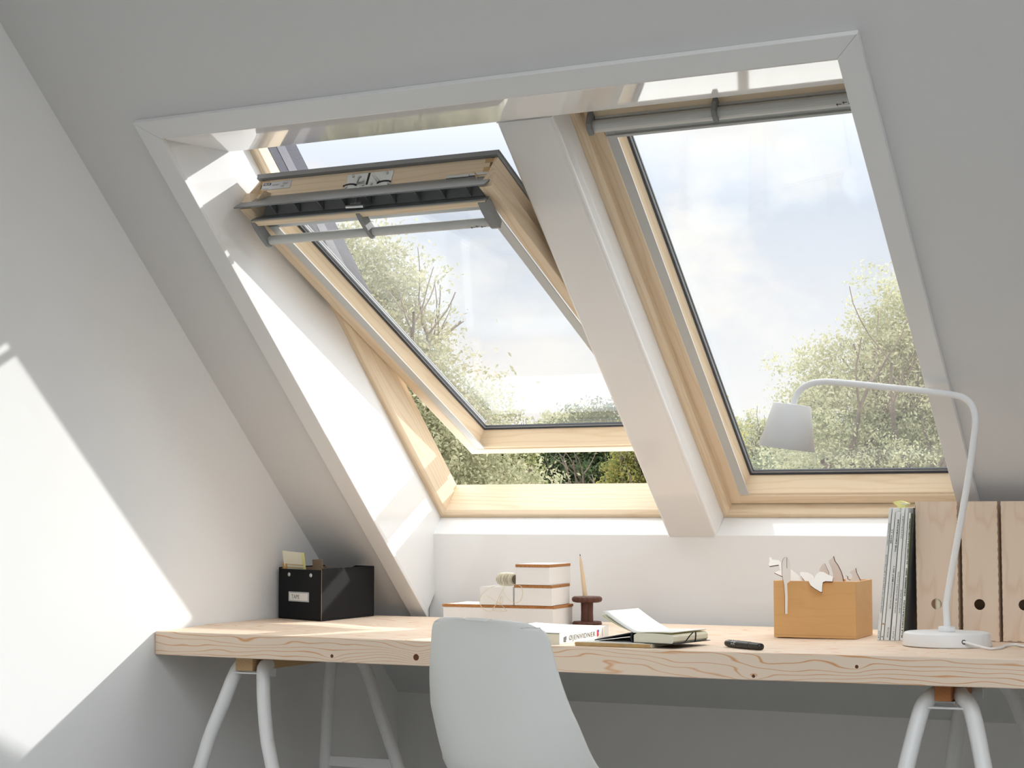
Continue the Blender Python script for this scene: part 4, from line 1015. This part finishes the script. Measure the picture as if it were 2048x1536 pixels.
def tree(label, cat, az, dist, blobs_, nleaf, size, mat, seed, trunk_r=.12, fork=0, barr=.5, group=None, name='tree'):
    bx, by = at(az, dist)
    t = empty(name, (bx, by, GZ)); tag(t, label, cat, group)
    bl = []
    for (baz, bel, brad, bsq) in blobs_:       # world blob: azimuth, elevation, radius, vertical radius
        x, y = at(baz, dist); z = CAM.z+math.tan(R(bel))*dist
        bl.append((x-bx, y-by, z-GZ, brad, bsq))
    foliage('foliage', bl, nleaf, size, mat, t, seed)
    rng = random.Random(seed*3+1)
    tb = MB(); topz = max(b[2] for b in bl)
    hz = max(1.0, (CAM.z-GZ)+fork)
    lean = Vector((rng.uniform(-.2, .2), rng.uniform(-.2, .2), hz))
    pts = [Vector((0, 0, 0)), lean*.5+Vector((rng.uniform(-.1, .1), 0, 0)), lean]
    tb.tube(pts, [trunk_r*1.5, trunk_r*1.15, trunk_r], 10)
    for k in range(5):
        a = k*1.256+rng.uniform(-.3, .3)
        branchy(tb, lean-Vector((0, 0, .15*k)), Vector((math.cos(a)*.75, math.sin(a)*.75, rng.uniform(.5, 1.2))), (topz-hz)*barr+.4, trunk_r*.6, 2, rng)
    tb.build('trunk', MAT['bark'], t)
    return t
LM1 = leafmat('leaf_silver', (.24, .24, .15), (.35, .35, .21), (.48, .44, .30))
LM2 = leafmat('leaf_olive', (.13, .15, .06), (.25, .26, .11), (.36, .35, .17))
LM3 = leafmat('leaf_dark', (.05, .075, .04), (.09, .12, .06), (.16, .19, .09))
LM4 = leafmat('leaf_autumn', (.17, .20, .08), (.30, .30, .10), (.42, .34, .10))
LM5 = leafmat('leaf_light', (.32, .33, .20), (.43, .43, .27), (.52, .49, .32))
LM6 = leafmat('leaf_green', (.15, .18, .11), (.23, .26, .16), (.33, .35, .22))
tree('tall airy tree with small silvery leaves behind the open left window', 'tree', -32.0, 13,
     [(-33.0, 6.4, .70, .62), (-31.6, 6.0, .55, .6), (-31.3, 7.7, .50, .42), (-32.6, 7.9, .6, .4), (-30.6, 5.6, .42, .5), (-30.2, 3.9, .5, .45), (-32.2, 4.4, .75, .7), (-31.0, 3.6, .65, .6), (-30.4, 2.0, .75, .6), (-29.2, 2.4, .40, .4), (-29.4, .8, .9, .6), (-28.2, .6, .6, .5), (-35.5, 4.0, 1.0, 1.0), (-33, 1.5, 1.5, 1.2)], 150000, .0175, LM1, 3, .09, .6, .30)
tree('rounded olive-green tree seen just under the open sash', 'tree', -27.6, 18,
     [(-28.3, .8, .6, .6), (-27.7, 1.3, .5, .5), (-27.1, .6, .42, .5), (-28.9, 1.6, .6, .5), (-27.9, 2.6, .3, .35), (-29.3, .4, .8, .6)], 80000, .021, LM2, 5, .1, -.3)
tree('dense dark green tree in the middle of the gap under the open sash', 'tree', -25.0, 26,
     [(-25.4, .5, 1.0, .9), (-24.6, 1.2, 1.1, .9), (-25.0, 2.0, .8, .5), (-25.9, 1.0, .6, .7), (-24.2, 2.3, .7, .6)], 70000, .027, LM3, 7, .14, 0)
tree('pale round-topped tree showing above the bottom rail of the open sash', 'tree', -25.0, 34,
     [(-25.6, 2.0, .8, .7), (-24.9, 2.3, .9, .7), (-24.2, 2.0, .8, .7), (-23.3, 1.7, 1.0, .7), (-26.3, 1.6, .8, .6)], 45000, .04, LM5, 8, .16, 0)
tree('yellowing autumn tree beside the white mullion', 'tree', -23.4, 23,
     [(-23.0, .5, .6, .6), (-22.7, 1.3, .6, .6), (-22.0, .6, .8, .8), (-22.4, 2.2, .5, .6), (-21.6, 1.9, .8, .8)], 75000, .023, LM4, 9, .1, 0)
tree('small yellowish bushy tree at the lower left of the right window', 'tree', -19.3, 27,
     [(-19.6, 1.5, .65, .65), (-19.2, 2.3, .55, .42), (-18.7, 1.5, .6, .7), (-20.1, 1.8, .6, .6), (-19.5, .5, 1.1, .6)], 42000, .028, LM5, 11, .08, -.4)
tree('large spreading tree with visible branches behind the right window', 'tree', -14.6, 16,
     [(-14.8, 6.3, .50, .45), (-15.6, 5.0, .55, .45), (-13.8, 5.6, .60, .6), (-17.0, 4.4, .45, .35), (-16.6, 3.4, .65, .5), (-15.0, 3.6, .9, .7), (-13.6, 3.6, .9, .9), (-17.6, 2.7, .40, .4), (-16.6, 1.8, .8, .5), (-14.4, 1.6, 1.2, .7), (-12.6, 4.0, .9, 1.1)], 95000, .0175, LM5, 13, .13, -.2, .55)
tree('dense mid-green tree low behind the desk lamp', 'tree', -15.5, 24,
     [(-18.4, .5, .9, .7), (-17.0, .8, .9, .7), (-15.6, 1.1, 1.0, .8), (-14.0, 1.2, 1.0, .9), (-12.6, 1.3, 1.0, .9), (-18.9, 1.0, .4, .5)], 90000, .025, LM6, 17, .14, -.4)
g_ = MB(); g_.add([(-90, .6, GZ), (110, .6, GZ), (110, 140, GZ), (-90, 140, GZ)], [(0, 1, 2, 3)])
tag(g_.build('ground', MAT['grass']), 'pale ground below the trees outside', 'ground', kind='structure')

# ------------------------------------------------------------------ sky, sun, camera
wd = bpy.data.worlds.new('sky'); SC.world = wd; wd.use_nodes = True
nt = wd.node_tree; nt.nodes.clear(); L = nt.links.new
out = nt.nodes.new('ShaderNodeOutputWorld'); bg = nt.nodes.new('ShaderNodeBackground')
tc = nt.nodes.new('ShaderNodeTexCoord'); sep = nt.nodes.new('ShaderNodeSeparateXYZ'); L(tc.outputs['Generated'], sep.inputs[0])
r1 = nt.nodes.new('ShaderNodeValToRGB'); el = r1.color_ramp.elements
stops = [(0, (.203, .202, .199)), (.05, (.199, .199, .198)), (.10, (.174, .181, .193)), (.17, (.140, .157, .185)), (.27, (.28, .29, .31)), (.42, (.66, .69, .725)), (1, (.82, .84, .865))]
while len(el) < len(stops): el.new(.5)
for e, (p, c_) in zip(el, stops): e.position = p; e.color = (*c_, 1)
L(sep.outputs[2], r1.inputs[0])
mp = nt.nodes.new('ShaderNodeMapping'); mp.inputs['Scale'].default_value = (1, 1, 1.7); L(tc.outputs['Generated'], mp.inputs[0])
nz = nt.nodes.new('ShaderNodeTexNoise'); nz.inputs['Scale'].default_value = 9; nz.inputs['Detail'].default_value = 6; nz.inputs['Roughness'].default_value = .55
L(mp.outputs[0], nz.inputs['Vector'])
r2 = nt.nodes.new('ShaderNodeValToRGB'); r2.color_ramp.elements[0].position = .48; r2.color_ramp.elements[1].position = .62
L(nz.outputs[0], r2.inputs[0])
mxc = nt.nodes.new('ShaderNodeMix'); mxc.data_type = 'RGBA'; mxc.blend_type = 'MIX'; mr = nt.nodes.new('ShaderNodeMapRange'); mr.inputs[1].default_value = .22; mr.inputs[2].default_value = .42; L(sep.outputs[2], mr.inputs[0]); L(mr.outputs[0], mxc.inputs[0])
mxc.inputs[6].default_value = (.199, .199, .198, 1); mxc.inputs[7].default_value = (.785, .82, .855, 1)
mx = nt.nodes.new('ShaderNodeMix'); mx.data_type = 'RGBA'; L(r2.outputs[0], mx.inputs[0]); L(r1.outputs[0], mx.inputs[6]); L(mxc.outputs[2], mx.inputs[7])
L(mx.outputs[2], bg.inputs[0]); bg.inputs[1].default_value = 3.9; L(bg.outputs[0], out.inputs[0])

sd = Vector((-.250, -.424, -.2325)).normalized()
su = bpy.data.lights.new('sun', 'SUN'); su.energy = 3.7; su.angle = R(.9); su.color = (1.0, .988, .968)
so = bpy.data.objects.new('sun', su); COL.objects.link(so); so.rotation_euler = sd.to_track_quat('-Z', 'Y').to_euler(); so.location = (6, 8, 6)

cam = bpy.data.cameras.new('camera'); co = bpy.data.objects.new('camera', cam); COL.objects.link(co)
cam.sensor_width = 36; cam.lens = 36*3605/2048; cam.clip_start = .05; cam.clip_end = 400
yaw, pitch = R(-27.02), R(4.18)
F = Vector((math.sin(yaw)*math.cos(pitch), math.cos(yaw)*math.cos(pitch), math.sin(pitch)))
Rt = Vector((math.cos(yaw), -math.sin(yaw), 0)); Up = Rt.cross(F)
m = Matrix((Rt, Up, -F)).transposed().to_4x4(); m.translation = CAM; co.matrix_world = m
SC.camera = co
SC.view_settings.view_transform = 'Standard'; SC.view_settings.look = 'None'; SC.view_settings.gamma = 1; SC.view_settings.use_curve_mapping = False
SC.view_settings.exposure = 0.27
